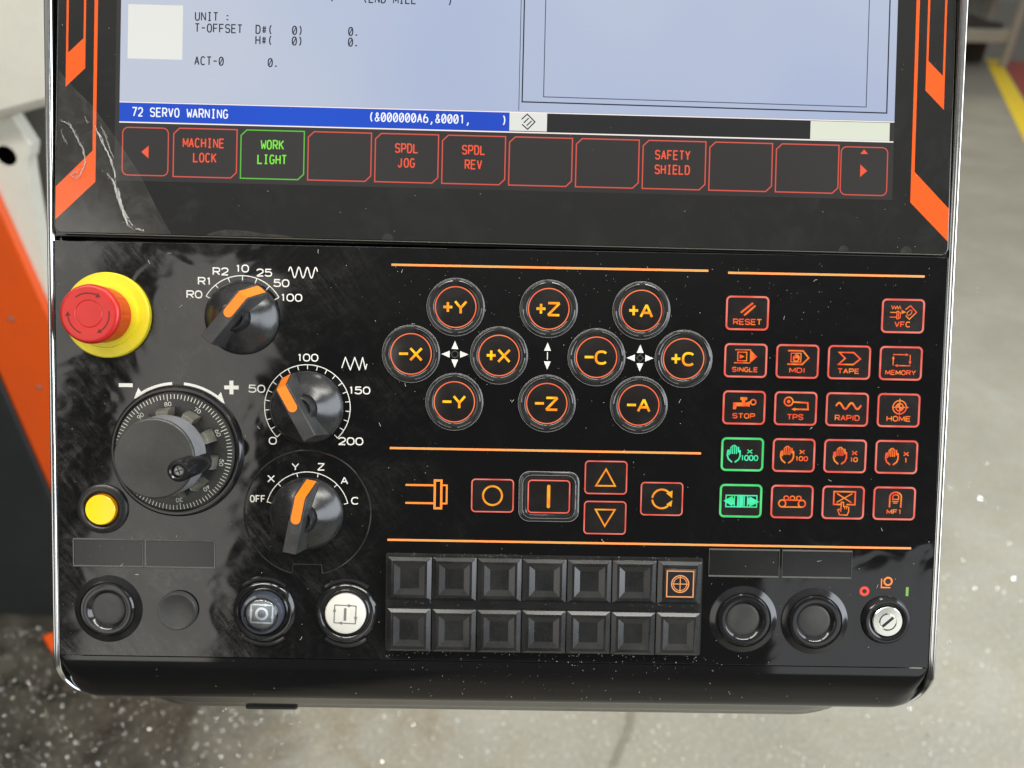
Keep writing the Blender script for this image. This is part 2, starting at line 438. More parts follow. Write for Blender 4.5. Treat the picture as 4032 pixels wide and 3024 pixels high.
# ------------------------------------------------------------------ mesh builder
class MB:
    """Collects shapes (millimetres) that become one mesh object."""

    def __init__(s):
        s.v, s.f, s.mi, s.mats = [], [], [], []
        s.zi = 0

    def mat(s, m):
        if m not in s.mats:
            s.mats.append(m)
        return s.mats.index(m)

    def add(s, vs, fs, m):
        o = len(s.v)
        s.v += [tuple(p) for p in vs]
        k = s.mat(m)
        for f in fs:
            s.f.append(tuple(i + o for i in f))
            s.mi.append(k)

    def lift(s):
        s.zi += 1
        return 0.004 * (s.zi % 12)

    def flat(s, pts, z, m):
        a = sum(pts[i][0] * pts[(i + 1) % len(pts)][1] - pts[(i + 1) % len(pts)][0] * pts[i][1] for i in range(len(pts)))
        if a < 0:
            pts = pts[::-1]
        z += s.lift()
        s.add([(x, y, z) for x, y in pts], [tuple(range(len(pts)))], m)

    def rect(s, x0, y0, x1, y1, z, m):
        s.flat([(x0, y0), (x1, y0), (x1, y1), (x0, y1)], z, m)

    def stroke(s, pts, w, z, m, closed=False, cap=True):
        pts = [p for i, p in enumerate(pts) if i == 0 or hypot(p[0] - pts[i - 1][0], p[1] - pts[i - 1][1]) > 1e-6]
        if closed and hypot(pts[0][0] - pts[-1][0], pts[0][1] - pts[-1][1]) < 1e-6:
            pts = pts[:-1]
        n = len(pts)
        if n < 2:
            return
        if not closed:
            for i in range(1, n - 1):
                (ax, ay), (bx, by), (cx_, cy_) = pts[i - 1], pts[i], pts[i + 1]
                d1, d2 = hypot(bx - ax, by - ay), hypot(cx_ - bx, cy_ - by)
                if ((bx - ax) * (cx_ - bx) + (by - ay) * (cy_ - by)) / (d1 * d2) < -.45:
                    s.stroke(pts[:i + 1], w, z, m, False, cap)
                    s.stroke(pts[i:], w, z, m, False, cap)
                    return
        z += s.lift()
        h = w / 2
        L, R = [], []
        for i in range(n):
            p = pts[i]
            a = pts[(i - 1) % n] if (closed or i > 0) else None
            b = pts[(i + 1) % n] if (closed or i < n - 1) else None
            ns = []
            if a:
                d = hypot(p[0] - a[0], p[1] - a[1])
                ns.append((-(p[1] - a[1]) / d, (p[0] - a[0]) / d))
            if b:
                d = hypot(b[0] - p[0], b[1] - p[1])
                ns.append((-(b[1] - p[1]) / d, (b[0] - p[0]) / d))
            nx, ny = sum(q[0] for q in ns) / len(ns), sum(q[1] for q in ns) / len(ns)
            l2 = nx * nx + ny * ny
            if l2 < 0.16:
                l = math.sqrt(max(l2, 1e-9))
                sc = 2.2 / l if l > 0.02 else 0
                if sc == 0:
                    nx, ny = ns[0]
                    sc = 1
            else:
                sc = 1 / l2
            L.append((p[0] + nx * h * sc, p[1] + ny * h * sc))
            R.append((p[0] - nx * h * sc, p[1] - ny * h * sc))
        vs = [(x, y, z) for x, y in L] + [(x, y, z) for x, y in R]
        fs = [(i, n + i, n + (i + 1) % n, (i + 1) % n) for i in range(n if closed else n - 1)]
        s.add(vs, fs, m)
        if cap and not closed:
            for p, q in ((pts[0], pts[1]), (pts[-1], pts[-2])):
                a = atan2(p[1] - q[1], p[0] - q[0])
                cv = [(p[0] + h * cos(a + t), p[1] + h * sin(a + t), z) for t in [(-pi / 2) + pi * j / 6 for j in range(7)]]
                s.add(cv, [tuple(range(7))], m)

    def disc(s, cx, cy, r, z, m, n=28):
        s.flat([(cx + r * cos(2 * pi * i / n), cy + r * sin(2 * pi * i / n)) for i in range(n)], z, m)

    def ring(s, cx, cy, r, w, z, m, n=48):
        s.stroke([(cx + r * cos(2 * pi * i / n), cy + r * sin(2 * pi * i / n)) for i in range(n)], w, z, m, closed=True)

    def lathe(s, prof, m, cx=0, cy=0, n=64, mod=None):
        """Revolve (radius, z) pairs about the panel normal."""
        vs, rows = [], []
        for r, z in prof:
            if r < 1e-6:
                rows.append([len(vs)])
                vs.append((cx, cy, z))
            else:
                rows.append(list(range(len(vs), len(vs) + n)))
                for i in range(n):
                    a = 2 * pi * i / n
                    rr = r if mod is None else mod(r, z, a)
                    vs.append((cx + rr * cos(a), cy + rr * sin(a), z))
        fs = []
        for A, B in zip(rows, rows[1:]):
            for i in range(n):
                j = (i + 1) % n
                if len(A) == 1 and len(B) == 1:
                    continue
                if len(A) == 1:
                    fs.append((A[0], B[j], B[i])[::-1])
                elif len(B) == 1:
                    fs.append((A[i], A[j], B[0]))
                else:
                    fs.append((A[i], A[j], B[j], B[i]))
        s.add(vs, fs, m)

    def prism(s, pts, z0, z1, m, top=None):
        """Extrude an outline; top is an optional second outline of the same length."""
        a = sum(pts[i][0] * pts[(i + 1) % len(pts)][1] - pts[(i + 1) % len(pts)][0] * pts[i][1] for i in range(len(pts)))
        top = top or pts
        if a < 0:
            pts, top = pts[::-1], top[::-1]
        n = len(pts)
        vs = [(x, y, z0) for x, y in pts] + [(x, y, z1) for x, y in top]
        fs = [tuple(range(n))[::-1], tuple(range(n, 2 * n))]
        fs += [(i, (i + 1) % n, n + (i + 1) % n, n + i) for i in range(n)]
        s.add(vs, fs, m)

    def box(s, x0, y0, z0, x1, y1, z1, m):
        s.prism([(x0, y0), (x1, y0), (x1, y1), (x0, y1)], z0, z1, m)

    def tube(s, path, r, m, n=10, closed=False, squash=1.0):
        """Round bead along a list of (x, y, z)."""
        vs, N = [], len(path)
        for i, p in enumerate(path):
            a = path[(i - 1) % N] if (closed or i) else p
            b = path[(i + 1) % N] if (closed or i < N - 1) else p
            t = Vector(b) - Vector(a)
            t.normalize()
            u = Vector((0, 0, 1)).cross(t)
            if u.length < 1e-4:
                u = Vector((1, 0, 0))
            u.normalize()
            w = t.cross(u)
            for k in range(n):
                q = 2 * pi * k / n
                e = Vector(p) + u * (r * cos(q)) + w * (r * squash * sin(q))
                vs.append(tuple(e))
        fs = []
        for i in range(N if closed else N - 1):
            for k in range(n):
                A, B = i * n, ((i + 1) % N) * n
                fs.append((A + k, A + (k + 1) % n, B + (k + 1) % n, B + k))
        if not closed:
            fs.append(tuple(range(n))[::-1])
            fs.append(tuple(range((N - 1) * n, N * n)))
        s.add(vs, fs, m)

    def mesh(s, name, smooth=35, scale=S):
        me = bpy.data.meshes.new(name)
        me.from_pydata([(x * scale, y * scale, z * scale) for x, y, z in s.v], [], s.f)
        for m in s.mats:
            me.materials.append(m)
        me.polygons.foreach_set('material_index', s.mi)
        me.polygons.foreach_set('use_smooth', [True] * len(s.f))
        me.update()
        me.set_sharp_from_angle(angle=radians(smooth))
        return me

    def build(s, name, parent=None, loc=(0, 0, 0), rz=0.0, label=None, smooth=35, bevel=0.0, scale=S):
        return place(name, s.mesh(name, smooth, scale), parent, loc, rz, label, bevel, scale)


def place(name, me, parent=None, loc=(0, 0, 0), rz=0.0, label=None, bevel=0.0, scale=S):
    o = bpy.data.objects.new(name, me)
    COL.objects.link(o)
    o.parent = parent
    o.location = [c * scale for c in loc]
    o.rotation_euler = (0, 0, rz)
    if label:
        o['label'] = label
    if bevel:
        b = o.modifiers.new('bevel', 'BEVEL')
        b.width = bevel * scale
        b.segments = 2
        b.limit_method = 'ANGLE'
        b.angle_limit = radians(40)
    return o


def empty(name, parent=None, loc=(0, 0, 0), rot=(0, 0, 0), label=None):
    o = bpy.data.objects.new(name, None)
    COL.objects.link(o)
    o.empty_display_size = 0.02
    o.parent = parent
    o.location = loc
    o.rotation_euler = rot
    if label:
        o['label'] = label
    return o


def tag(o, label, cat, group=None, kind=None):
    if label:
        o['label'] = label
    if cat:
        o['category'] = cat
    if group:
        o['group'] = group
    if kind:
        o['kind'] = kind
    return o


# ------------------------------------------------------------------ lettering drawn as strokes
def arc(cx, cy, rx, ry, a0, a1, n=14, e=1.0):
    out = []
    for i in range(n + 1):
        a = radians(a0 + (a1 - a0) * i / n)
        c, d = cos(a), sin(a)
        out.append((cx + rx * math.copysign(abs(c) ** e, c), cy + ry * math.copysign(abs(d) ** e, d)))
    return out


E = 0.82
G = {
    'A': [[(0, 0), (.5, 1), (1, 0)], [(.19, .34), (.81, .34)]],
    'C': [arc(.5, .5, .5, .5, 42, 318, 22, E)],
    'D': [[(0, 0), (0, 1), (.45, 1)] + arc(.5, .5, .5, .5, 88, -88, 16, E) + [(.45, 0), (0, 0)]],
    'E': [[(1, 1), (0, 1), (0, 0), (1, 0)], [(0, .52), (.88, .52)]],
    'F': [[(1, 1), (0, 1), (0, 0)], [(0, .5), (.85, .5)]],
    'G': [arc(.5, .5, .5, .5, 42, 350, 24, E) + [(1, .45), (.58, .45)]],
    'H': [[(0, 0), (0, 1)], [(1, 0), (1, 1)], [(0, .5), (1, .5)]],
    'I': [[(.5, 0), (.5, 1)]],
    'J': [[(.75, 1), (.75, .3)] + arc(.38, .28, .37, .28, 0, -170, 10)],
    'K': [[(0, 0), (0, 1)], [(1, 1), (0, .42)], [(.30, .60), (1, 0)]],
    'L': [[(0, 1), (0, 0), (1, 0)]],
    'M': [[(0, 0), (0, 1), (.5, .22), (1, 1), (1, 0)]],
    'N': [[(0, 0), (0, 1), (1, 0), (1, 1)]],
    'O': [arc(.5, .5, .5, .5, 0, 360, 32, E)],
    'P': [[(0, 0), (0, 1), (.6, 1)] + arc(.65, .72, .35, .28, 90, -90, 10, E) + [(0, .44)]],
    'R': [[(0, 0), (0, 1), (.6, 1)] + arc(.65, .73, .35, .27, 90, -90, 10, E) + [(0, .46)], [(.5, .46), (1, 0)]],
    'S': [arc(.5, .755, .5, .245, 15, 270, 14, E)[:-1] + arc(.5, .255, .5, .255, 90, -165, 14, E)],
    'T': [[(0, 1), (1, 1)], [(.5, 1), (.5, 0)]],
    'U': [[(0, 1), (0, .4)] + arc(.5, .38, .5, .38, 180, 360, 16, E) + [(1, 1)]],
    'V': [[(0, 1), (.5, 0), (1, 1)]],
    'W': [[(0, 1), (.22, 0), (.5, .62), (.78, 0), (1, 1)]],
    'X': [[(0, 0), (1, 1)], [(0, 1), (1, 0)]],
    'Y': [[(0, 1), (.5, .45), (1, 1)], [(.5, .45), (.5, 0)]],
    'Z': [[(0, 1), (1, 1), (0, 0), (1, 0)]],
    '0': [arc(.5, .5, .5, .5, 0, 360, 32, E)],
    '1': [[(.22, .82), (.58, 1), (.58, 0)]],
    '2': [arc(.5, .70, .48, .30, 170, -38, 16, E) + [(0, 0), (1, 0)]],
    '3': [arc(.46, .755, .46, .245, 160, -85, 12, E), arc(.46, .26, .52, .26, 85, -165, 14, E)],
    '4': [[(.74, 0), (.74, 1), (0, .28), (1, .28)]],
    '5': [[(.94, 1), (.12, 1), (.06, .54)] + arc(.48, .32, .52, .32, 135, -160, 16, E)],
    '6': [arc(.5, .31, .5, .31, 0, 360, 24, E), arc(.62, .38, .62, .62, 180, 95, 8)],
    '7': [[(0, 1), (1, 1), (.36, 0)]],
    '8': [arc(.5, .76, .42, .24, 0, 360, 20, E), arc(.5, .26, .5, .26, 0, 360, 20, E)],
    '9': [arc(.5, .69, .5, .31, 0, 360, 24, E), arc(.38, .62, .62, .62, 0, -85, 8)],
    '+': [[(.5, .14), (.5, .86)], [(.02, .5), (.98, .5)]],
    '-': [[(.08, .5), (.92, .5)]],
    '#': [[(.30, .08), (.36, .92)], [(.68, .08), (.74, .92)], [(.06, .66), (1, .66)], [(.02, .34), (.96, .34)]],
    '(': [arc(1.05, .5, .66, .62, 118, 242, 12)],
    ')': [arc(-.05, .5, .66, .62, 62, -62, 12)],
    '.': [[(.30, .03), (.48, .03)]],
    ',': [[(.52, .12), (.52, -.02), (.28, -.26)]],
    ':': [[(.40, .68), (.56, .68)], [(.40, .16), (.56, .16)]],
    '&': [[(1, .02), (.28, .68)] + arc(.46, .82, .24, .18, 200, -30, 10) + [(.22, .46)] + arc(.40, .24, .40, .24, 140, 300, 10) + [(1, .46)]],
}
NARROW = {'I': .22, '1': .62, '.': .4, ',': .4, ':': .4, 'L': .86, 'F': .9, 'E': .92, 'M': 1.14, 'W': 1.3, '+': .9, 'J': .85}


def mono(mb, txt, x, y, h, adv, w, z, m, slashed=True, gw=0.66):
    """Fixed-pitch screen text, x and y at the left end of its base line."""
    for i, ch in enumerate(txt):
        if ch == ' ':
            continue
        cw = adv * (gw + .10 if ch in 'WM' else gw)
        x0 = x + i * adv
        if ch in '.:':
            for py in ((.07,) if ch == '.' else (.16, .66)):
                mb.rect(x0 + .18 * cw, y + py * h - .30, x0 + .62 * cw, y + py * h + .30, z, m)
            continue
        for st in G[ch]:
            mb.stroke([(x0 + px * cw, y + py * h) for px, py in st], w * (.84 if ch in 'WMN#&' else 1), z, m, cap=False)
        if ch == 'I':
            for q in (0, 1):
                mb.stroke([(x0 + .18 * cw, y + q * h), (x0 + .82 * cw, y + q * h)], w, z, m, cap=False)
        if ch == '0' and slashed:
            mb.stroke([(x0 + .12 * cw, y + .08 * h), (x0 + .88 * cw, y + .92 * h)], w * .8, z, m, cap=False)


def wide(mb, txt, x, y, h, w, z, m, aspect=1.05, gap=.34, rot=0.0, fit=None):
    """Proportional extended capitals, centred on (x, y)."""
    ws = [h * aspect * NARROW.get(c, 1.0) if c != ' ' else h * .6 for c in txt]
    tot = sum(ws) + gap * h * (len(txt) - 1)
    k = 1.0 if not fit else fit / tot
    cx = -tot * k / 2
    cr, sr = cos(rot), sin(rot)
    for c, cw in zip(txt, ws):
        if c != ' ':
            for st in G[c]:
                pts = []
                for px, py in st:
                    if c in 'I':
                        px = .5
                    lx, ly = cx + px * cw * k, (py - .5) * h
                    pts.append((x + lx * cr - ly * sr, y + lx * sr + ly * cr))
                mb.stroke(pts, w, z, m, cap=False)
        cx += (cw + gap * h) * k


def rrect(x0, y0, x1, y1, r, n=6):
    out = []
    for cx, cy, a in ((x1 - r, y1 - r, 0), (x0 + r, y1 - r, 90), (x0 + r, y0 + r, 180), (x1 - r, y0 + r, 270)):
        out += [(cx + r * cos(radians(a + 90 * i / n)), cy + r * sin(radians(a + 90 * i / n))) for i in range(n + 1)]
    return out


# ================================================================== THE SETTING
def struct_sheet(name, pts, z, m, kind='structure'):
    mb = MB()
    mb.zi = -1
    mb.flat(pts, z, m)
    o = mb.build(name, scale=1.0)
    o['kind'] = kind
    return o


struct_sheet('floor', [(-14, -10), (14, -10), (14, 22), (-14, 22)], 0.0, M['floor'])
# red painted lane and the yellow line that borders it
dx, dy = (6.07 - 4.03), (10.06 - 5.75)
dl = hypot(dx, dy)
ux, uy = dx / dl, dy / dl
nx, ny = uy, -ux
A = (4.03 - ux * 3.2, 5.75 - uy * 3.2)
B = (6.07 + ux * 0.5, 10.06 + uy * 0.5)
o = struct_sheet('yellow_floor_line', [A, (A[0] + nx * .17, A[1] + ny * .17), (B[0] + nx * .17, B[1] + ny * .17), B], 0.004, M['line_yellow'])
o['label'] = 'yellow painted line on the concrete floor running to the shelf'
o = struct_sheet('red_floor_lane', [(A[0] + nx * .19, A[1] + ny * .19), (A[0] + nx * 4, A[1] + ny * 4), (B[0] + nx * 4, B[1] + ny * 4),
                                   (B[0] + nx * .19, B[1] + ny * .19)], 0.004, M['floor_red'])
o['label'] = 'red painted floor beyond the yellow line'
jm = MB()
jm.zi = -1
jp = []
for i in range(26):
    t = i / 25
    jp.append((0.12 + 0.30 * t + random.uniform(-.004, .004), 0.32 + 0.68 * t + random.uniform(-.004, .004)))
jm.stroke(jp, 0.012, 0.003, M['concrete_joint'])
o = jm.build('floor_crack', scale=1.0)
o['kind'] = 'structure'


# metal chips lying on the floor: nobody could count them
def chips(name, n, where, size, m, label):
    mb = MB()
    for _ in range(n):
        x, y = where()
        s0 = size * random.uniform(.35, 1.0) ** 1.5
        a, tl = random.uniform(0, 2 * pi), random.uniform(-.7, .7)
        L, Wd = s0 * random.uniform(.8, 1.8), s0 * random.uniform(.5, .9)
        q = Matrix.Rotation(a, 3, 'Z') @ Matrix.Rotation(tl, 3, 'Y') @ Matrix.Rotation(random.uniform(-.7, .7), 3, 'X')
        bend = random.uniform(.1, .45) * L
        loc = [(-L, -Wd, bend), (0, -Wd, 0), (L, -Wd, bend), (L, Wd, bend), (0, Wd, 0), (-L, Wd, bend)]
        vs = [q @ Vector(p) for p in loc]
        zmin = min(v.z for v in vs)
        mb.add([(v.x + x, v.y + y, v.z - zmin + .0008) for v in vs], [(0, 1, 4, 5), (1, 2, 3, 4)], m)
    o = mb.build(name, scale=1.0, smooth=80)
    tag(o, label, 'chips', None, 'stuff')
    return o


def oily():
    while True:
        x, y = random.uniform(-1.45, -0.34), random.uniform(.30, 1.0)
        if y > 0.83 and x < -1.0:
            continue
        k = min(1, max(.12, (-x - .30) / .45))
        if random.random() < k:
            return x, y


chips('oily_metal_chips', 2600, oily, .0015, M['chip_dull'], 'dense fine metal chips on the dark oily floor by the machine')
chips('bright_metal_chips', 7000, oily, .0013, M['chip'], 'bright curled metal chips glinting on the dark oily floor')
chips('scattered_metal_chips', 1100, lambda: (random.uniform(-.6, 1.7), random.uniform(.25, 1.5)), .0019, M['chip'],
      'sparse glinting metal chips scattered over the beige concrete')
chips('pale_metal_chips', 1500, lambda: (random.uniform(-.6, 1.2), random.uniform(.25, 1.2)), .0020, M['chip_pale'],
      'fine pale swarf sprinkled over the beige concrete')
chips('far_metal_chips', 700, lambda: (random.uniform(.6, 4.5), random.uniform(.6, 5.5)), .0030, M['chip'],
      'glinting metal chips on the concrete right of the panel')

# ------------------------------------------------------------------ milling machine behind the panel, on the left
mach = empty('milling_machine', loc=(-1.0, 0.9, 0))
tag(mach, 'cream milling machine body with orange stripe and dark base behind the panel', 'machine')


def mach_part(name, pts, y_front, thick, m, label=None, holes=None, bevel=0.006):
    mb = MB()
    mb.prism([(x + 1.0, z) for x, z in pts], 0, thick, m)
    me = mb.mesh(name, scale=1.0)
    o = bpy.data.objects.new(name, me)
    COL.objects.link(o)
    o.parent = mach
    o.rotation_euler = (radians(90), 0, 0)
    o.location = (0, y_front - 0.9 + thick, 0)
    if label:
        o['label'] = label
    if bevel:
        b = o.modifiers.new('bevel', 'BEVEL')
        b.width, b.segments = bevel, 2
        b.limit_method = 'ANGLE'
    return o


mach_part('upper_cover', [(-1.9, 2.1), (-.45, 2.1), (-.50, 1.148), (-.703, 1.097), (-.782, 1.077), (-1.016, 1.02), (-1.9, .80)],
          .86, .5, M['mach_white'], 'cream upper cover with a slanted lower edge', bevel=.012)
mach_part('inner_panel', [(-1.9, 1.3), (-.45, 1.3), (-.45, .02), (-1.9, .02)], .96, .4, M['mach_grey'], bevel=0)
hole = [(-.7935 + .0155 * cos(radians(a)), 1.019 + .0155 * sin(radians(a))) for a in range(0, 361, 15)]
leg = mach_part('leg_plate', [(-.767, 1.079), (-.752, 1.036), (-.7585, 1.019)] + [(x, z) for x, z in hole[::-1]] + [(-.7587, 1.0187), (-.764, 1.012), (-.768, .993), (-.801, .758), (-.80, .50),
                              (-.92, .50), (-.90, 1.06)], .885, .03, M['mach_white'], 'cream bracket plate with a round hole', bevel=0)
hb = MB()
hb.lathe([(.024, -.004), (.024, -.002), (0, -.002)], M['dark_hole'], n=32)  # added black disc, its colour gives the hole its shade
h = hb.build('hole_shade_disc', leg, (0.2065, 1.019, 0), scale=1.0)
mach_part('orange_stripe', [(-.949, 1.05), (-.832, 1.05), (-.823, .951), (-.801, .758), (-.781, .583), (-.76, .03), (-.90, .03), (-.916, .367), (-.929, .63)],
          .872, .05, M['mach_orange'], 'orange painted post with small chips in its paint')
mach_part('base_panel', [(-1.9, 1.02), (-.945, 1.02), (-.929, .63), (-.916, .367), (-.90, .0), (-1.9, .0)], .868, .06, M['mach_black'],
          'near-black base panel down to the floor', bevel=.004)
for bx, bz in ((-.868, .74), (-.862, .60), (-.872, .88)):
    bb = MB()
    bb.lathe([(.0045, 0), (.004, .0006), (0, .0008)], M['mach_grey'], n=7)
    bo = bb.build('paint_chip', mach, scale=1.0)
    bo.rotation_euler = (radians(90), 0, 0)
    bo.location = (bx + 1.0, .8705 - .9, bz)
fb = MB()
fb.prism([(0.03, -.155), (.07, -.13), (.10, -.15), (.066, -.19)], 0.0, .018, M['mach_orange'])
fo = fb.build('foot_plate', mach, (-.02, .05, .001), scale=1.0, bevel=.002)

# ------------------------------------------------------------------ shelving far behind on the right
sh = empty('shelf_rack', loc=(5.3, 10.0, 0))
tag(sh, 'pale grey steel shelf rack standing at the end of the yellow line', 'shelf')


def wbox(name, parent, x0, y0, z0, x1, y1, z1, m, bevel=.01):
    mb = MB()
    mb.box(x0, y0, z0, x1, y1, z1, m)
    return mb.build(name, parent, scale=1.0, bevel=bevel)


wbox('shelf_board', sh, -1.2, -.2, .27, .78, .5, .42, M['shelf_paint'])
wbox('shelf_board', sh, -1.2, -.2, 1.05, .78, .5, 1.12, M['shelf_paint'])
wbox('post', sh, .785, -.22, 0, .87, -.14, 2.0, M['shelf_paint'])
wbox('post', sh, -1.29, -.22, 0, -1.205, -.14, 2.0, M['shelf_paint'])
wbox('post', sh, .785, .42, 0, .87, .5, 2.0, M['shelf_paint'])
wbox('back_sheet', sh, -1.2, .51, .3, .78, .53, 2.0, M['shelf_back'])
wbox('base_board', sh, -1.2, .20, .01, .78, .26, .26, M['dark_part'])
sb = MB()
sb.prism([(-.9, 0), (.55, 0), (.55, .06), (.30, .10), (.12, .16), (-.05, .17), (-.25, .09), (-.9, .06)], 0, .3, M['dark_part'])
mo = sb.build('steel_part', None, scale=1.0, bevel=.01)
mo.rotation_euler = (radians(90), 0, 0)
mo.location = (5.48, 10.2, .421)
tag(mo, 'dark steel part lying on the low shelf board', 'part')

# ================================================================== THE CONTROL PANEL
panel = empty('control_panel', loc=(0, 0, 1.15), rot=(radians(90 - 27.9), 0, 0))
tag(panel, 'black machine control panel with lit screen, backlit keys, knobs and red emergency stop', 'control panel')

PL, PR = -218.6, 208.2          # plate edges
PT, PB = 64.2, -137.0
CX = (PL + PR) / 2


def bottom_outline(inset=0.0, r=17.0, top=PT, low=-157.0, n=10):
    """Front silhouette of the lower unit with its two rounded bottom corners."""
    l, q, b = PL - 4 + inset, PR + 4.2 - inset, low + inset
    pts = [(q, top), (l, top)]
    pts += [(l + r + r * cos(radians(a)), b + r + r * sin(radians(a))) for a in [180 + 90 * i / n for i in range(n + 1)]]
    pts += [(q - r + r * cos(radians(a)), b + r + r * sin(radians(a))) for a in [270 + 90 * i / n for i in range(n + 1)]]
    return pts


# rear housing: the deep glossy shell behind everything
hm = MB()
prof = [(-62, 12), (-56, 5), (-46, 2.0), (-17.2, 1.5)]
outs = [(z, bottom_outline(ins, 24, top=370, low=-160.0)) for z, ins in prof]
n = len(outs[0][1])
vs = [(x, y, z) for z, o_ in outs for x, y in o_]
fs = []
for k in range(len(outs) - 1):
    for i in range(n):
        j = (i + 1) % n
        fs.append((k * n + i, k * n + j, (k + 1) * n + j, (k + 1) * n + i))
fs.append(tuple(range(n)))
fs.append(tuple(range((len(outs) - 1) * n, len(outs) * n))[::-1])
hm.add(vs, [f[::-1] for f in fs], M['rear'])
hm.build('rear_housing', panel)

shm = MB()
outs = []
for z, dy_ in ((-44, -6.0), (-38, -8.6), (-32, -9.2), (-27, -8.4), (-20, -2.6), (-10.4, 5.4)):
    o_ = bottom_outline(4.0, 56, top=-112, low=-170.5, n=18)
    outs.append((z, [(x, y + dy_ * max(0, min(1, (-122 - y) / 30))) for x, y in o_]))
n = len(outs[0][1])
vs = [(x, y, z) for z, o_ in outs for x, y in o_]
fs = [tuple(range(n)), tuple(range((len(outs) - 1) * n, len(outs) * n))[::-1]]
for k in range(len(outs) - 1):
    for i in range(n):
        j = (i + 1) % n
        fs.append((k * n + i, k * n + j, (k + 1) * n + j, (k + 1) * n + i))
shm.add(vs, [f[::-1] for f in fs], M['rear'])
shm.build('lower_shroud', panel, label='glossy dark underside strip showing below the bumper', smooth=50)

# black face plate of the lower unit
km = MB()
km.prism(rrect(PL, PB, PR, PT, .4, 2), -16, 0, M['plate'])
km.build('keypad_plate', panel, label='gloss black lower plate with greasy smears on the left', bevel=.35)

# bumper: quarter-round nose along the bottom, rolled over the two corners
bm = MB()
seg = 14
outs = []
R0 = 10.0
for k in range(seg + 1):
    a = radians(90 * k / seg)
    outs.append((-R0 + R0 * cos(a) ** .92 - .2, 24.3 * (1 - sin(a) ** 1.0)))
low0 = -161.6
ncs = 12
rows = []
for z, ins in outs:
    row = []
    fl_ = min(3.2, max(0.0, -z * .42))
    l, q = PL + .4 - fl_, PR - .4 + fl_
    r = 18.0
    b = low0 + ins
    yt = PB - .35
    rr = max(1.0, min(r, (yt - b)))
    row.append((l, yt))
    row += [(l + rr + rr * cos(radians(t)), b + rr + rr * sin(radians(t))) for t in [180 + 90 * i / ncs for i in range(ncs + 1)]]
    row += [(q - rr + rr * cos(radians(t)), b + rr + rr * sin(radians(t))) for t in [270 + 90 * i / ncs for i in range(ncs + 1)]]
    row.append((q, yt))
    rows.append((z, row))
n = len(rows[0][1])
vs = [(x, y, z) for z, row in rows for x, y in row]
fs = []
for k in range(len(rows) - 1):
    for i in range(n - 1):
        fs.append((k * n + i, k * n + i + 1, (k + 1) * n + i + 1, (k + 1) * n + i))
fs.append(tuple(range(n)))
bm.add(vs, fs, M['bumper'])
bm.build('bumper', panel, label='piano black rounded bumper along the bottom edge', smooth=50)

# chrome trims up both sides, curling round the bottom corners
for side in (-1, 1):
    tm = MB()
    xo = (PL - 2.1) if side < 0 else (PR + 2.2)
    path = []
    for i in range(30):
        path.append((xo, 370 - i * (370 + 132) / 29, -3.2))
    path[-1] = (xo, -142.5, -3.2)
    path[-2] = (xo, -131, -3.2)
    ccx = xo - side * 20.4
    for i in range(1, 21):
        a = radians(66 * i / 20)
        path.append((ccx + side * 20.4 * cos(a), -143.2 - 19.4 * sin(a), -3.2 - 6.6 * (i / 20)))
    vs = []
    ns = 32
    for i, p in enumerate(path):
        a_, b_ = path[max(i - 1, 0)], path[min(i + 1, len(path) - 1)]
        t = Vector((b_[0] - a_[0], b_[1] - a_[1], 0)).normalized()
        u = Vector((t.y, -t.x, 0))
        wdt = 2.1 * (1.0 if i < 30 else max(.14, 1 - (i - 29) / 20))
        for k in range(ns):
            q = 2 * pi * k / ns
            ex = math.copysign(abs(cos(q)) ** .6, cos(q))
            ez = math.copysign(abs(sin(q)) ** .8, sin(q))
            ez *= 1.0 - .42 * math.exp(-((q - pi / 2 + .25 * side) / .20) ** 2)
            vs.append((p[0] + u.x * wdt * ex, p[1] + u.y * wdt * ex, p[2] + (3.0 if i < 30 else max(.8, 3.0 - (i - 29) * .14)) * ez))
    fs = []
    for i in range(len(path) - 1):
        for k in range(ns):
            fs.append((i * ns + k, i * ns + (k + 1) % ns, (i + 1) * ns + (k + 1) % ns, (i + 1) * ns + k))
    tm.add(vs, fs if True else fs, M['chrome'])
    tm.build('chrome_trim', panel, label='bright chrome trim up the %s side' % ('left' if side < 0 else 'right'), smooth=40)
# side wall behind the trims
for side in (-1, 1):
    sm = MB()
    x0, x1 = (PL - 4.0, PL - .3) if side < 0 else (PR + .3, PR + 4.1)
    sm.box(x0, -134, -17, x1, 370, -6.4, M['black_gloss'])
    sm.build('side_wall', panel, bevel=.6)

lm = MB()
lm.box(150, -165.5, -40, 178, -158.5, -30, M['black_satin'])
lm.v = [(x - 288.0, y - 11.5, z + 3) for x, y, z in lm.v]
lm.build('rubber_latch', panel, label='small black latch under the bottom edge', bevel=1.5)

# ------------------------------------------------------------------ display unit, leaning back a little
disp = empty('display_unit', panel, loc=(-5.2 * S, 66.5 * S, 1.5 * S), rot=(radians(-2.3), 0, radians(-.3)), label='screen unit with black cover glass and orange corner stripes')
gm = MB()
gm.prism(rrect(-212.4, 0, 212.4, 318, 3.0, 4), -3.0, 0, M['glass'])
gm.build('cover_glass', disp, bevel=.5)
gb = MB()
gb.box(-213.6, -1.2, -17, 213.6, 320, -3.05, M['black_gloss'])
gb.build('glass_backing', disp, bevel=.4)

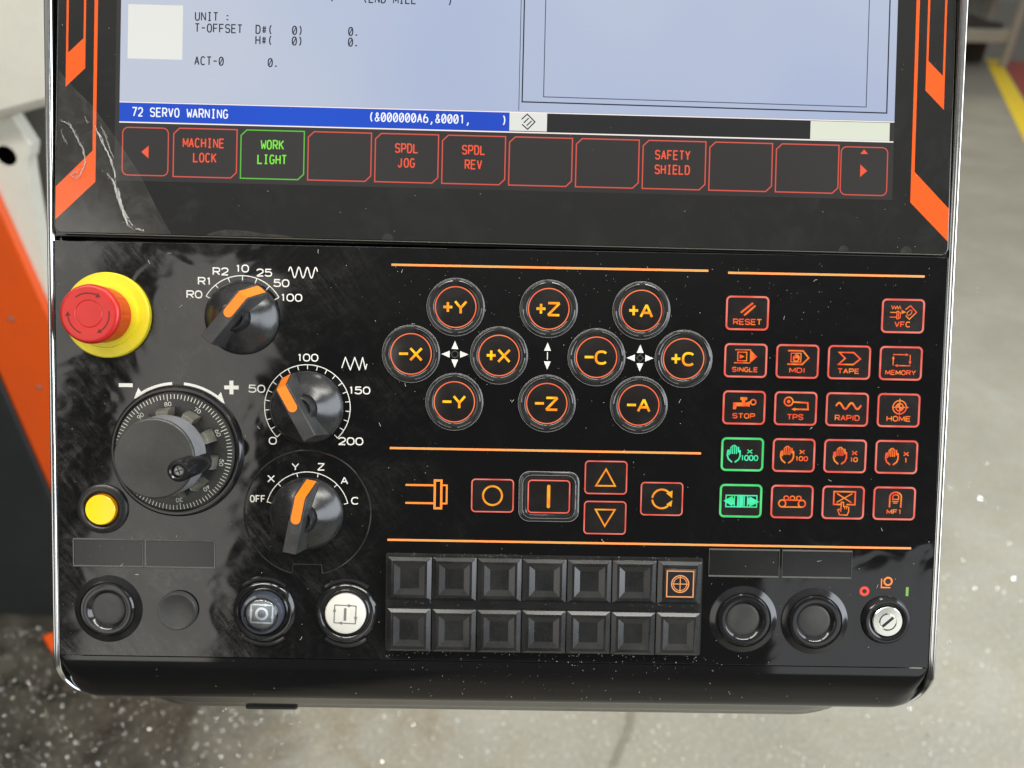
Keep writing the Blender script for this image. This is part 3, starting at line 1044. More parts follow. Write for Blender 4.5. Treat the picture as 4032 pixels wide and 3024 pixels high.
# orange stripes printed at the glass edges
for side in (-1, 1):
    st = MB()
    f = (lambda pts: pts) if side < 0 else (lambda pts: [(-x, y) for x, y in pts])
    st.flat(f([(-193.5, 300), (-193.3, 24.4), (-211.9, 6.2), (-211.9, 21.8), (-194.9, 39.0), (-195.2, 300)]), .05, M['stripe_orange'])
    st.build('corner_stripe', disp, label='orange stripe ending in a wide diagonal bar at the %s edge' % ('left' if side < 0 else 'right'))
    st = MB()
    st.flat(f([(-208.2, 300), (-208.0, 68.6), (-198.9, 77.6), (-199.0, 300), (-200.0, 300), (-199.9, 91.6), (-207.0, 84.7), (-207.2, 300)]), .05, M['stripe_orange'])
    st.build('corner_stripe', disp, label='orange hairpin stripe with a diagonal block at the %s edge' % ('left' if side < 0 else 'right'))

# the lit picture
sc = MB()
sc.rect(-184.6, 25.3, 184.6, 300, .03, M['lcd_dark'])
sc.build('screen', disp, label='lit screen in its dark border')
zs = .09


def screen_bit(name, fn, label=None):
    mb = MB()
    fn(mb)
    return mb.build(name, disp, label=label)


screen_bit('screen_area', lambda b: (b.rect(-182.5, 62.6, 184.5, 295, zs, M['lcd_blue'])), 'pale blue program page')
screen_bit('preview_square', lambda b: (b.rect(-179.1, 82.7, -153.4, 108.1, zs + .06, M['lcd_white'])), 'blank white square at the left of the page')
screen_bit('status_bar', lambda b: (b.rect(-182.5, 53.2, 1.3, 62.2, zs, M['lcd_bar'])), 'blue warning bar')
screen_bit('status_cell', lambda b: (b.rect(1.5, 53.5, 19.3, 62.2, zs, M['lcd_white']),
                                     [b.stroke(p, .55, zs + .08, M['lcd_ink'], cap=False) for p in
                                      ([(7.2, 58.9), (9.9, 61.4), (13.6, 57.9), (10.2, 54.3), (7.5, 56.6)],
                                       [(8.3, 57.3), (10.6, 59.6)], [(9.7, 56.0), (12.0, 58.3)])]), 'white cell with a diamond symbol')
screen_bit('status_cell', lambda b: (b.rect(19.5, 53.5, 144.4, 62.0, zs, M['lcd_black'])), 'black empty cell')
screen_bit('status_cell', lambda b: (b.rect(144.6, 53.2, 182.4, 61.8, zs, M['lcd_pale'])), 'pale cream empty cell')
screen_bit('status_edge', lambda b: (b.rect(-182.5, 52.5, 184.3, 53.1, zs + .05, M['lcd_edge']),
                                     b.rect(-182.5, 62.0, 184.5, 62.5, zs + .05, M['lcd_edge'])))
screen_bit('page_lines', lambda b: (
    b.stroke([(5.6, 300), (5.8, 63)], .35, zs + .05, M['lcd_line'], cap=False),
    b.stroke([(7.2, 300), (7.3, 67.2), (180.7, 66.4), (180.6, 300)], .62, zs + .05, M['lcd_ink'], cap=False),
    b.stroke([(17.1, 300), (17.4, 69.8), (170.8, 69.0), (171.1, 300)], .42, zs + .05, M['lcd_line'], cap=False)))
ADV = 2.86
for txt, x, y in (('UNIT :', -147.5, 101.4), ('T-OFFSET', -147.5, 96.0), ('D#(   0)', -118.9, 96.0), ('H#(   0)', -118.9, 91.0),
                  ('0.', -75.3, 96.2), ('0.', -75.3, 91.2), ('ACT-0', -147.4, 80.6), ('0.', -112.9, 80.6),
                  ('(END MILL     )', -68.8, 111.9), (')', -84.2, 112.2)):
    mb = MB()
    mono(mb, txt, x, y, 3.75, ADV, .58, zs + .10, M['lcd_ink'])
    mb.build('text_line', disp)
for txt, x, y in (('72 SERVO WARNING', -176.4, 55.8), ('(&000000A6,&0001,     )', -64.8, 56.3)):
    mb = MB()
    mono(mb, txt, x, y, 3.9, ADV, .60, zs + .10, M['lcd_text_white'])
    mb.build('text_line', disp)

# twelve soft keys
SK = [('MACHINE', 'LOCK'), ('WORK', 'LIGHT'), None, ('SPDL', 'JOG'), ('SPDL', 'REV'), None, None, ('SAFETY', 'SHIELD'), None, None]
for i in range(12):
    mb = MB()
    if i in (0, 11):
        x0, x1 = (-180.8, -159.3) if i == 0 else (159.6, 181.8)
        y0, y1 = (28.0, 50.4) if i == 0 else (27.3, 50.0)
        mb.stroke(rrect(x0, y0, x1, y1, 2.6), .5, zs, M['soft_red'], closed=True)
        if i == 0:
            mb.flat([(-171.9, 39.0), (-168.5, 42.0), (-168.5, 36.0)], zs, M['soft_text'])
            lab = 'soft key with a left arrow'
        else:
            mb.flat([(170.5, 48.9), (168.7, 46.8), (172.4, 46.8)], zs, M['soft_text'])
            mb.flat([(172.2, 38.8), (168.9, 41.8), (168.9, 35.8)], zs, M['soft_text'])
            lab = 'soft key with an up arrow and a right arrow'
    else:
        j = i - 1
        x0 = -156.8 + j * 31.72
        x1, y0, y1 = x0 + 29.8, 27.8, 50.6
        green = j == 1
        mb.stroke([(x0, y0), (x0, y1 - 2.6), (x0 + 2.7, y1), (x1, y1), (x1, y0 + 2.6), (x1 - 2.7, y0)], .55, zs,
                  M['soft_green'] if green else M['soft_red'], closed=True)
        lab = 'empty soft key'
        if SK[j]:
            a, b = SK[j]
            lab = 'soft key reading %s %s' % (a, b)
            for t, yy in ((a, 41.9), (b, 35.0)):
                mono(mb, t, (x0 + x1) / 2 - len(t) * ADV / 2 + .4 + (-.7 if len(t) > 5 else 0), yy, 4.0, ADV, .62, zs + .05,
                     M['soft_green_text'] if green else M['soft_text'], False)
    mb.build('soft_key', disp, label=lab)

# peeling protective film in the lower left corner of the glass
fm = MB()
edge = [(-211.2, 76), (-204, 68), (-195.2, 59.8), (-184, 45), (-173.0, 29.2), (-164, 12), (-157.2, .3)]
fm.flat([(-212.2, .5)] + [(-157.2, .5)] + edge[::-1][1:], .22, M['film'])
fm.stroke(edge, .28, .30, M['film'], cap=False)
fm.build('protective_film', disp, label='clear protective film peeling off the lower left corner')
sc_ = MB()
sc_.flat([(-141, .4), (-137, 2.2), (-131, 3.4), (-122, 3.0), (-112, 1.8), (-104, 1.4), (-99, .4)], .22, M['film'])
sc_.build('film_scrap', disp)
for cx_, r_ in ((-55.0, 2.7), (162, 2.4), (192, 2.7)):
    sc_ = MB()
    sc_.flat([(cx_ - r_, .4)] + [(cx_ + r_ * cos(radians(t)), .4 + r_ * 1.15 * sin(radians(t))) for t in range(165, 0, -15)] + [(cx_ + r_, .4)], .22, M['film'])
    sc_.build('film_scrap', disp)
gedge = MB()
gedge.tube([(-212.3, 318, -.5), (-212.3, 3, -.5), (-211.4, .8, -.5), (-209.4, .05, -.5), (209.4, .05, -.5), (211.4, .8, -.5), (212.3, 3, -.5), (212.3, 318, -.5)], .26, M['glass_highlight'], 6)
gedge.build('glass_rim_highlight', disp)


def crease(pts, w, strands=3, spread=.8):
    # a ridge of crumpled film: several thin wandering strands with broken flakes between them
    cm = MB()
    dense = []
    for (a, b) in zip(pts, pts[1:]):
        k_ = max(2, int(hypot(b[0] - a[0], b[1] - a[1]) / .9))
        dense += [(a[0] + (b[0] - a[0]) * i / k_, a[1] + (b[1] - a[1]) * i / k_) for i in range(k_)]
    dense.append(pts[-1])
    for s_ in range(strands):
        ox, oy = random.uniform(-spread, spread), random.uniform(-spread, spread)
        wx_ = wy_ = 0.0
        path_ = []
        for (x, y) in dense:
            wx_ = wx_ * .7 + random.uniform(-.3, .3)
            wy_ = wy_ * .7 + random.uniform(-.3, .3)
            path_.append((x + ox * .5 + wx_, y + oy * .5 + wy_, .3 + random.uniform(0, .5)))
        a = random.randint(0, max(0, len(path_) // 4))
        b = len(path_) - random.randint(0, max(0, len(path_) // 4))
        if b - a >= 2:
            cm.tube(path_[a:b], w * random.uniform(.16, .42), M['film_crease'], 5, squash=.8)
    for (x, y) in dense:
        for _ in range(2):
            r_ = w * random.uniform(.3, .9)
            q = random.uniform(0, 6.3)
            cx_, cy_ = x + random.gauss(0, spread * .6), y + random.gauss(0, spread * .6)
            cm.add([(cx_ + r_ * cos(q + t) * random.uniform(.4, 1.3), cy_ + r_ * sin(q + t), .35 + random.uniform(0, .4)) for t in (0, 2.0, 4.1)], [(0, 1, 2)], M['film_crease'])
    cm.build('film_crease', disp)['kind'] = 'stuff'


crease([(-210.6, 53), (-206, 51.5), (-203, 47), (-199, 39), (-198, 33), (-200.5, 27), (-203, 25)], .30)
crease([(-198.5, 54.5), (-196.5, 52)], .22, 2, .4)
crease([(-194.5, 51.5), (-190.5, 44), (-186.5, 36), (-184.2, 30), (-183.6, 25)], .36, 4, .7)
crease([(-191.5, 52), (-188.5, 46), (-186.3, 39.5), (-184.8, 36)], .24, 2, .6)
crease([(-187.5, 28.2), (-184.5, 24), (-182.4, 17), (-179.5, 9), (-177.4, 4.8), (-174, 2.6)], .46, 5, .8)
crease([(-183.6, 25), (-181.3, 15), (-178.5, 8), (-175, 4.2)], .36, 4, .7)
crease([(-173.6, 2.6), (-170.3, 2.0)], .5, 3, .5)
crease([(-209.5, 48), (-207.5, 43), (-206.4, 41)], .22, 2, .5)
crease([(-202.5, 26), (-204.5, 27.5), (-200, 30)], .22, 3, .9)

# ------------------------------------------------------------------ printed artwork of the lower plate
Z0 = .06


def printed(name, fn, label=None):
    mb = MB()
    fn(mb)
    return mb.build(name, panel, label=label)


for (a, b, y) in ((-58.4, 93.1, 55.75), (102.6, 197.1, 55.0), (-58.4, 92.4, -32.25), (-59.1, 196.9, -77.2)):
    printed('divider_line', lambda mb: mb.stroke([(a, y), (b, y)], 1.05, Z0, M['line_orange'], cap=False))


def scale_print(c, r, a0, a1, nticks, tick, labels, lab_r, h, names):
    def fn(mb):
        mb.stroke(arc(c[0], c[1], r, r, a0, a1, 60), .42, Z0, M['print_white'])
        for i in range(nticks):
            a = radians(a0 + (a1 - a0) * i / (nticks - 1))
            mb.stroke([(c[0] + r * cos(a), c[1] + r * sin(a)), (c[0] + (r - tick) * cos(a), c[1] + (r - tick) * sin(a))], .42, Z0, M['print_white'], cap=False)
        for txt, x, y, hh, asp in labels:
            wide(mb, txt, x, y, hh, 0.60 * hh / 3.3, Z0, M['print_white'], asp, .29)
    printed('printed_scale', fn, names)


K1, K2, K3 = (-129.3, 29.2), (-98.2, -13.3), (-98.0, -64.8)
scale_print(K1, 20.0, 150, 30, 7, 2.3,
            [('R0', -152.2, 39.9, 3.2, .95), ('R1', -147.3, 46.3, 3.2, .95), ('R2', -139.7, 51.0, 3.2, .95), ('10', -129.4, 52.6, 3.2, .95),
             ('25', -119.0, 50.8, 3.2, .95), ('50', -110.8, 46.0, 3.2, .95), ('100', -106.0, 39.2, 3.2, .95)], 0, 3.3,
            'printed rapid scale from R0 to 100')
scale_print(K2, 20.6, 225, -45, 21, 2.2,
            [('0', -114.8, -29.7, 3.2, 1.05), ('50', -122.5, -4.7, 3.3, 1.0), ('100', -98.1, 10.7, 3.2, .92), ('150', -73.2, -4.6, 3.2, .95),
             ('200', -77.3, -29.3, 3.3, .98)], 0, 3.3, 'printed feed scale from 0 to 200')
scale_print(K3, 20.2, 165, 15, 6, 1.9,
            [('OFF', -122.1, -58.1, 3.0, .62), ('X', -115.6, -48.2, 3.1, 1.0), ('Y', -103.9, -42.2, 3.1, 1.0), ('Z', -91.5, -42.0, 3.1, 1.0),
             ('A', -80.2, -48.5, 3.1, 1.0), ('C', -74.9, -58.3, 3.2, 1.05)], 0, 3.1, 'printed axis scale from OFF to C')
printed('wave_symbol', lambda mb: mb.stroke([(-107.3 + 13.6 * i / 60, 51.2 + 2.5 * sin(2 * pi * 3.4 * i / 60 + .3)) for i in range(61)], .55, Z0, M['print_white']),
        'printed smooth wave symbol')
printed('zigzag_symbol', lambda mb: mb.stroke([(-81.7, 6.2), (-80.1, 11.2), (-77.7, 5.2), (-75.6, 11.2), (-73.4, 5.2), (-71.8, 11.2), (-70.4, 5.6), (-69.8, 8.0)], .5, Z0, M['print_white']),
        'printed zigzag symbol')


def wheel_print(mb):
    c = (-160.5, -35.2)
    for a0, a1, sgn in ((94.5, 122, 1), (84.5, 54, -1)):
        mb.stroke(arc(c[0], c[1], 32.4, 32.4, a0, a1, 18), 1.3, Z0, M['print_white'], cap=False)
        a = radians(a1 + sgn * 8.5)
        b = radians(a1)
        mb.flat([(c[0] + 32.2 * cos(a), c[1] + 32.2 * sin(a)), (c[0] + 35.4 * cos(b), c[1] + 35.4 * sin(b)), (c[0] + 31.0 * cos(b), c[1] + 31.0 * sin(b))], Z0, M['print_white'])
    mb.rect(-188.6, -5.0, -181.9, -3.2, Z0, M['print_white'])
    mb.rect(-138.1, -5.2, -131.2, -3.4, Z0, M['print_white'])
    mb.rect(-135.6, -7.6, -133.7, -1.0, Z0, M['print_white'])


printed('turn_arrows', wheel_print, 'printed minus and plus turning arrows above the handwheel')


def tri(mb, x, y, ang, m, ln=4.0, hw=1.65):
    a = radians(ang)
    t = (x + ln * cos(a), y + ln * sin(a))
    mb.flat([t, (x - hw * sin(a), y + hw * cos(a)), (x + hw * sin(a), y - hw * cos(a))], Z0, m)


for cx_, cy_, lab in ((-27.6, 13.6, 'round stud'), (61.5, 13.4, 'diamond stud')):
    mb = MB()
    for a in (0, 90, 180, 270):
        tri(mb, cx_ + 2.5 * cos(radians(a)), cy_ + 2.5 * sin(radians(a)), a, M['print_white'])
    if lab[0] == 'r':
        mb.ring(cx_, cy_, 1.55, .3, Z0, M['frame_edge'])
    else:
        mb.stroke([(cx_ + 1.7, cy_), (cx_, cy_ + 1.7), (cx_ - 1.7, cy_), (cx_, cy_ - 1.7)], .3, Z0, M['frame_edge'], closed=True)
    mb.build('direction_arrows', panel, label='four white arrowheads round a ' + lab)
mb = MB()
tri(mb, 16.9, 16.1, 90, M['print_white'])
tri(mb, 16.9, 11.0, 270, M['print_white'])
mb.stroke([(16.9, 11.8), (16.9, 15.4)], .45, Z0, M['print_white'], cap=False)
mb.build('direction_arrows', panel, label='white up and down arrowheads joined by a bar')

# ------------------------------------------------------------------ emergency stop
es = MB()
es.lathe([(20.3, 0), (20.3, 2.2), (19.8, 2.8), (15.6, 3.0), (15.2, 4.0), (13.6, 4.4), (12.0, 4.4)], M['estop_yellow'], n=80)
eo = es.build('emergency_stop', panel, (-192.9, 29.2, 0), label='yellow round base with red mushroom push button')
hd = MB()


def ribs(r, z, a):
    if 6.0 < z < 15.5 and r > 12.9:
        k = (math.degrees(a) % 15.0)
        if k < 3.0 and z < 14.0:
            return r - .35
    return r


hd.lathe([(11.8, 3.6), (12.8, 4.6), (13.1, 6.5), (13.15, 12.6), (13.3, 13.6), (13.55, 14.6), (13.6, 16.0), (13.3, 17.1), (12.6, 17.75), (11.6, 17.9),
          (6.4, 17.6), (6.15, 17.35), (5.9, 17.6), (5.4, 17.65), (0, 17.5)], M['estop_red'], n=120, mod=ribs)
ho = hd.build('mushroom_head', eo, label='red mushroom head with turning arrows')
for k in range(3):
    am = MB()
    a0 = 128 - 120 * k
    am.stroke(arc(0, 0, 9.4, 9.4, a0, a0 - 62, 14), .55, 17.86, M['estop_groove'], cap=False)
    a1 = radians(a0 - 62)
    b1 = radians(a0 - 74)
    am.flat([(9.4 * cos(b1), 9.4 * sin(b1)), (10.6 * cos(a1), 10.6 * sin(a1)), (8.2 * cos(a1), 8.2 * sin(a1))], 17.86, M['estop_groove'])
    am.build('turn_arrow', eo)

# ------------------------------------------------------------------ three selector knobs
knob_parts = {}


def knob_meshes():
    b = MB()
    b.lathe([(17.6, 0), (17.7, 1.2), (17.2, 2.4), (15.6, 4.0), (11.0, 7.6), (7.5, 9.6), (7.3, 9.8), (0, 9.8)], M['knob_black'], n=72)
    skirt = b.mesh('skirt', 30)
    # grip: a straight bar with a sloped nose, waisted sides and a round hub
    g = MB()
    side = [(-13.9, 22.0), (12.6, 22.0), (17.3, 5.2), (17.0, 2.2), (-16.6, 2.2), (-15.9, 6.0)]
    hw_t, hw_b = 3.1, 3.9
    vs, fs = [], []
    for sg in (-1, 1):
        for (y, z) in side:
            t = (z - 2.2) / 19.8
            vs.append((sg * (hw_b + (hw_t - hw_b) * t), y, z))
    n = len(side)
    fs.append(tuple(range(n)))
    fs.append(tuple(range(n, 2 * n))[::-1])
    for i in range(n):
        j = (i + 1) % n
        fs.append((i, n + i, n + j, j))
    g.add(vs, [f[::-1] for f in fs], M['grip_black'])
    grip = g.mesh('grip', 30)
    hb_ = MB()
    hb_.lathe([(6.6, 8.6), (6.5, 13.5), (6.1, 14.6), (5.2, 15.0), (4.4, 14.2), (0, 14.0)], M['knob_black'], n=40)
    hub = hb_.mesh('hub', 30)
    p = MB()
    w = 2.25
    top = [(w, 12.45)] + [(w * cos(radians(t)), 2.2 + w * sin(radians(t))) for t in range(0, -181, -20)] + [(-w, 12.45)]
    zt = 22.12
    vs = [(x, y, zt) for x, y in top]
    n = len(vs)
    p.add(vs, [tuple(range(n))[::-1] if False else tuple(range(n))], M['insert_orange'])
    # nose of the insert down the slope
    vs = [(w, 12.50, 22.14), (-w, 12.50, 22.14), (-w * 1.05, 17.40, 5.4), (w * 1.05, 17.40, 5.4)]
    vs = [(x, y + .10, z) for x, y, z in vs]
    p.add(vs, [(0, 1, 2, 3)[::-1]], M['insert_orange'])
    p.add([(w, 12.45, zt), (-w, 12.45, zt), (-w, 12.60, 22.14), (w, 12.60, 22.14)], [(0, 1, 2, 3)[::-1]], M['insert_orange'])
    ins = p.mesh('pointer_insert', 20)
    return skirt, grip, hub, ins


skirt_me, grip_me, hub_me, ins_me = knob_meshes()
for c, ang, lab in ((K1, 51, 'selector knob of the rapid scale pointing at 50'), (K2, 119, 'selector knob of the feed scale turned to the upper left'),
                    (K3, 79, 'selector knob of the axis scale pointing at Z')):
    ko = place('selector_knob', skirt_me, panel, (c[0], c[1], .05), radians(ang - 90), lab)
    place('grip', grip_me, ko, bevel=.3)
    place('hub', hub_me, ko)
    place('pointer_insert', ins_me, ko, label='orange pointer insert')

# round plate round the axis knob, with its tab
pm = MB()
rp = 30.6
ring_pts = [(K3[0] + rp * cos(radians(a)), K3[1] + rp * sin(radians(a))) for a in range(-76, 257, 4)]
tab = [(K3[0] - 7.4, -94.4), (K3[0] - 6.9, -90.0), (K3[0] + 6.9, -90.0), (K3[0] + 7.4, -94.4)]
pm.tube([(x, y, .02) for x, y in ring_pts + tab], .42, M['ring_clear'], 8, closed=True)
pm.build('axis_plate_edge', panel, label='thin round outline round the axis knob')

# ------------------------------------------------------------------ handwheel
hw = MB()
hw.lathe([(32.0, 0), (31.6, 1.6), (30.6, 2.5), (29.4, 2.6), (28.7, 2.2), (28.6, 1.4), (0, 1.4)], M['black_gloss'], n=96)
wo = hw.build('handwheel', panel, (-160.5, -35.4, 0), label='black pulse handwheel with numbered dial and crank pin')
dm = MB()
dm.lathe([(28.3, 1.6), (28.3, 3.4), (27.9, 4.0), (24.6, 4.5), (22.0, 4.7), (0, 4.7)], M['dial_black'], n=96)
dm.build('dial', wo)


def dial_marks(mb):
    for i in range(100):
        a = radians(-11.5 + 3.6 * i)
        r0 = 24.6 if i % 10 == 0 else (25.5 if i % 5 else 25.2)
        zz = 4.34 if r0 < 25 else 4.3
        vs = []
        for r, z in ((r0, 4.62 - (r0 - 22) * .06), (27.7, 4.28)):
            for sg in (-1, 1):
                vs.append((r * cos(a) - sg * .17 * sin(a), r * sin(a) + sg * .17 * cos(a), z + .08))
        mb.add(vs, [(0, 1, 3, 2)[::-1]], M['dial_print'])
    for i, t in enumerate(('50', '60', '70', '80', '90', '0', '10', '20', '30', '40')):
        a = radians(-11.5 + 36 * i)
        wide(mb, t, 23.1 * cos(a), 23.1 * sin(a), 1.75, .27, 4.72, M['dial_print'], .72, .30, rot=a - pi / 2)


mb = MB()
dial_marks(mb)
mb.build('dial_marking', wo, label='white ticks and numbers on the dial')
wm = MB()
wm.lathe([(17.9, 4.75), (17.9, 12.6), (18.7, 12.9)], M['black_satin'], n=96)
wm.lathe([(18.35, 23.9), (18.1, 24.6), (17.5, 25.0), (0, 24.75)], M['wheel_black'], n=96)
wko = wm.build('wheel_knob', wo, label='tall round knob of the handwheel', smooth=28)
wb_ = MB()
wb_.lathe([(18.7, 12.9), (18.6, 14.0), (18.35, 23.9)], M['knob_band'], n=96)
wb_.build('knob_band', wo, label='pale grained band round the knob')
gb_ = MB()
aw = radians(8.5)
prof_ = [(18.0, 4.76), (21.6, 4.76), (21.3, 8.5), (20.2, 11.6), (18.0, 12.2)]
vs = []
for sg in (-1, 0, 1):
    for r, z in prof_:
        vs.append((r * cos(sg * aw), r * sin(sg * aw), z))
n = len(prof_)
fs = [tuple(range(n))[::-1], tuple(range(2 * n, 3 * n))]
for k in range(2):
    for i in range(n - 1):
        fs.append((k * n + i, k * n + i + 1, (k + 1) * n + i + 1, (k + 1) * n + i)[::-1])
gb_.add(vs, [f[::-1] for f in fs], M['grip_block'])
gb_me = gb_.mesh('grip_block', 30)
for k in range(10):
    place('grip_block', gb_me, wo, rz=radians(-11.5 + 36 * k), bevel=.25)
cmh = MB()
cmh.lathe([(4.9, 12.0), (4.9, 36.6), (4.5, 37.6), (3.4, 38.0), (2.9, 37.6), (2.8, 35.2), (0, 35.2)], M['black_gloss'], n=40)
co = cmh.build('crank_pin', wo, (16.2, -3.2, 0), label='short upright crank pin')
smb = MB()
smb.lathe([(2.55, 35.25), (2.5, 36.0), (1.9, 36.5), (0, 36.6)], M['screw_steel'], 16.2, -3.2, 24)
for a in (20, 110):
    smb.stroke([(16.2 + 1.5 * cos(radians(a)), -3.2 + 1.5 * sin(radians(a))), (16.2 - 1.5 * cos(radians(a)), -3.2 - 1.5 * sin(radians(a)))], .5, 36.62, M['dark_hole'])
smb.build('screw', wo)

# ------------------------------------------------------------------ amber lamp button
yb = MB()
yb.lathe([(12.2, 0), (11.9, 1.2), (11.0, 1.9), (9.2, 2.1), (8.2, 1.4), (7.9, .6), (0, .6)], M['black_satin'], n=56)
yo = yb.build('lamp_button', panel, (-196.6, -64.2, 0), label='amber lamp button in a black round bezel')
yc = MB()
yc.lathe([(7.5, .7), (7.5, 2.4), (7.2, 2.9)], M['amber_edge'], n=48)
yc.lathe([(7.2, 2.9), (6.9, 3.15), (0, 3.3)], M['lamp_yellow'], n=48)
yc.build('lens', yo)

# ------------------------------------------------------------------ label holders
for x0, x1, xm, lab in ((-211.3, -143.0, -177.0, 'embossed double label frame above the left plugs'), (98.0, 167.9, 133.1, 'embossed double label frame above the right plugs')):
    y0, y1 = -92.5, -79.3
    mb = MB()
    for a, b in ((x0, xm - .75), (xm + .75, x1)):
        mb.tube([(a, y0, .05), (b, y0, .05), (b, y1, .05), (a, y1, .05)], .50, M['frame_edge'], 8, closed=True, squash=.9)
    fo_ = mb.build('label_frame', panel, label=lab)
    for a, b in ((x0, xm - .75), (xm + .75, x1)):
        w_ = MB()
        w_.prism([(a + .5, y0 + .5), (b - .5, y0 + .5), (b - .5, y1 - .5), (a + .5, y1 - .5)], .02, .10, M['window'])
        w_.build('label_window', fo_)

# ------------------------------------------------------------------ plugs and caps
plug_mb = MB()
plug_mb.lathe([(16.6, 0), (15.6, .35), (14.2, 1.1), (13.5, 1.3), (13.2, .9), (12.9, 1.3), (12.4, 1.9), (11.2, 2.1), (9.6, 1.9), (8.8, 1.3), (7.4, -.9), (6.9, -1.1), (0, -1.1 + 1.3)], M['black_gloss'], n=72)
plug_me = plug_mb.mesh('hole_plug', 25)
in_mb = MB()
in_mb.lathe([(8.0, .25), (7.0, .55), (6.6, .6), (0, .62)], M['cap_dusty'], n=48)
inner_me = in_mb.mesh('plug_face', 30)
for x, y, lab in ((-194.6, -113.5, 'round black hole plug at the far left'), (115.7, -113.8, 'round black hole plug beside the square keys'),
                  (150.7, -114.2, 'round black hole plug beside the key switch')):
    po = place('hole_plug', plug_me, panel, (x, y, 0), 0, lab)
    place('plug_face', inner_me, po)
bc = MB()
bc.lathe([(9.5, 0), (9.4, 1.9), (9.0, 2.5), (8.5, 2.6), (8.2, 2.4), (0, 2.3)], M['cap_dusty'], n=56)
bc.build('blank_cap', panel, (-160.6, -113.6, 0), label='small flat blank cap')


# ------------------------------------------------------------------ two illuminated push buttons
def button_bezel(name, x, y, label):
    b = MB()
    b.lathe([(15.2, 0), (14.6, .9), (13.6, 1.5), (12.6, 1.3), (11.8, .5), (11.2, .9), (10.7, .4), (0, .3)], M['black_gloss'], n=64)
    o = b.build(name, panel, (x, y, 0), label=label)
    for a0, a1, r in ((50, 128, 16.2), (232, 308, 16.2)):
        lp = MB()
        lp.tube([(r * cos(radians(a0 + (a1 - a0) * i / 16)), r * sin(radians(a0 + (a1 - a0) * i / 16)), .25) for i in range(17)], 1.2, M['black_gloss'], 8)
        lp.build('guard_lip', o)
    return o


def frame_icon(mb, m, z, s=1.0, w=.55):
    x, y = 5.2 * s, 4.4 * s
    for (a, b) in (((-x, y), (x, y)), ((x, y), (x, -y)), ((x, -y), (-x, -y)), ((-x, -y), (-x, y))):
        mb.stroke([a, b], w, z, m, cap=False)
        mx, my = a[0] + (b[0] - a[0]) * .62, a[1] + (b[1] - a[1]) * .62
        dx_, dy_ = (b[0] - a[0]), (b[1] - a[1])
        l_ = hypot(dx_, dy_)
        dx_, dy_ = dx_ / l_, dy_ / l_
        mb.flat([(mx + dx_ * 2.4, my + dy_ * 2.4), (mx - dy_ * .8, my + dx_ * .8), (mx + dy_ * .8, my - dx_ * .8)], z, m)


b1 = button_bezel('push_button', -118.9, -113.5, 'clear lens push button with a ring inside an arrow frame')
ln = MB()
ln.lathe([(10.2, .4), (10.2, 3.6), (9.6, 4.6), (8.4, 5.0), (7.9, 4.4), (7.7, 3.8)], M['lens_rim'], n=64)
ln.lathe([(7.7, 3.8), (0, 3.75)], M['lens_body'], n=64)
ln.build('lens', b1)
lg = MB()
frame_icon(lg, M['lens_print'], 3.82, 1.0, .8)
lg.ring(0, 0, 2.6, 1.2, 3.84, M['lens_print'], 36)
lg.build('legend', b1, rz=radians(-2))


def dome_material():
    k = NT('clear_lens_dome')
    out = k.t.nodes['Material Output']
    tr = k.n('ShaderNodeBsdfTransparent')
    tr.inputs['Color'].default_value = (0.93, 0.96, 1.0, 1)
    gl = k.n('ShaderNodeBsdfGlossy')
    gl.inputs['Roughness'].default_value = 0.05
    fr = k.n('ShaderNodeFresnel')
    fr.inputs['IOR'].default_value = 1.5
    mx = k.n('ShaderNodeMixShader')
    k.l(fr.outputs['Fac'], mx.inputs['Fac'])
    k.l(tr.outputs[0], mx.inputs[1])
    k.l(gl.outputs[0], mx.inputs[2])
    k.l(mx.outputs[0], out.inputs['Surface'])
    return k.m


M['dome'] = dome_material()
dmn = MB()
dmn.lathe([(8.3, 4.95), (7.9, 5.6), (6.6, 6.4), (4.6, 7.0), (2.3, 7.35), (0, 7.45)], M['dome'], n=48)
dmn.build('lens_dome', b1)

b2 = button_bezel('push_button', -78.9, -113.6, 'white push button with a bar inside an arrow frame')
wc = MB()
wc.lathe([(9.9, .4), (9.9, 1.9), (9.6, 2.3), (9.2, 2.45), (0, 2.5)], M['white_cap'], n=64)
wc.build('cap', b2)
lg = MB()
frame_icon(lg, M['grey_print'], 2.56, 1.0, .5)
lg.rect(-.6, -3.1, .6, 3.1, 2.56, M['grey_print'])
lg.build('legend', b2, rz=radians(-2))


# ------------------------------------------------------------------ fourteen square keys
def square_key_mesh():
    b = MB()
    hw_, hh_ = 10.75, 10.6
    rings = [(0, 0, 0), (.05, .05, 2.85), (2.2, 1.6, 4.1), (3.4, 3.0, 4.12), (6.2, 5.7, 2.85)]
    vs = []
    for ix, iy, z in rings:
        x, y = hw_ - ix, hh_ - iy
        vs += [(-x, -y, z), (x, -y, z), (x, y, z), (-x, y, z)]
    fs = []
    for k in range(len(rings) - 1):
        for i in range(4):
            j = (i + 1) % 4
            fs.append((k * 4 + i, k * 4 + j, (k + 1) * 4 + j, (k + 1) * 4 + i))
    k = (len(rings) - 1) * 4
    fs.append((k, k + 1, k + 2, k + 3))
    b.add(vs, fs, M['key_black'])
    return b.mesh('square_key', 10)


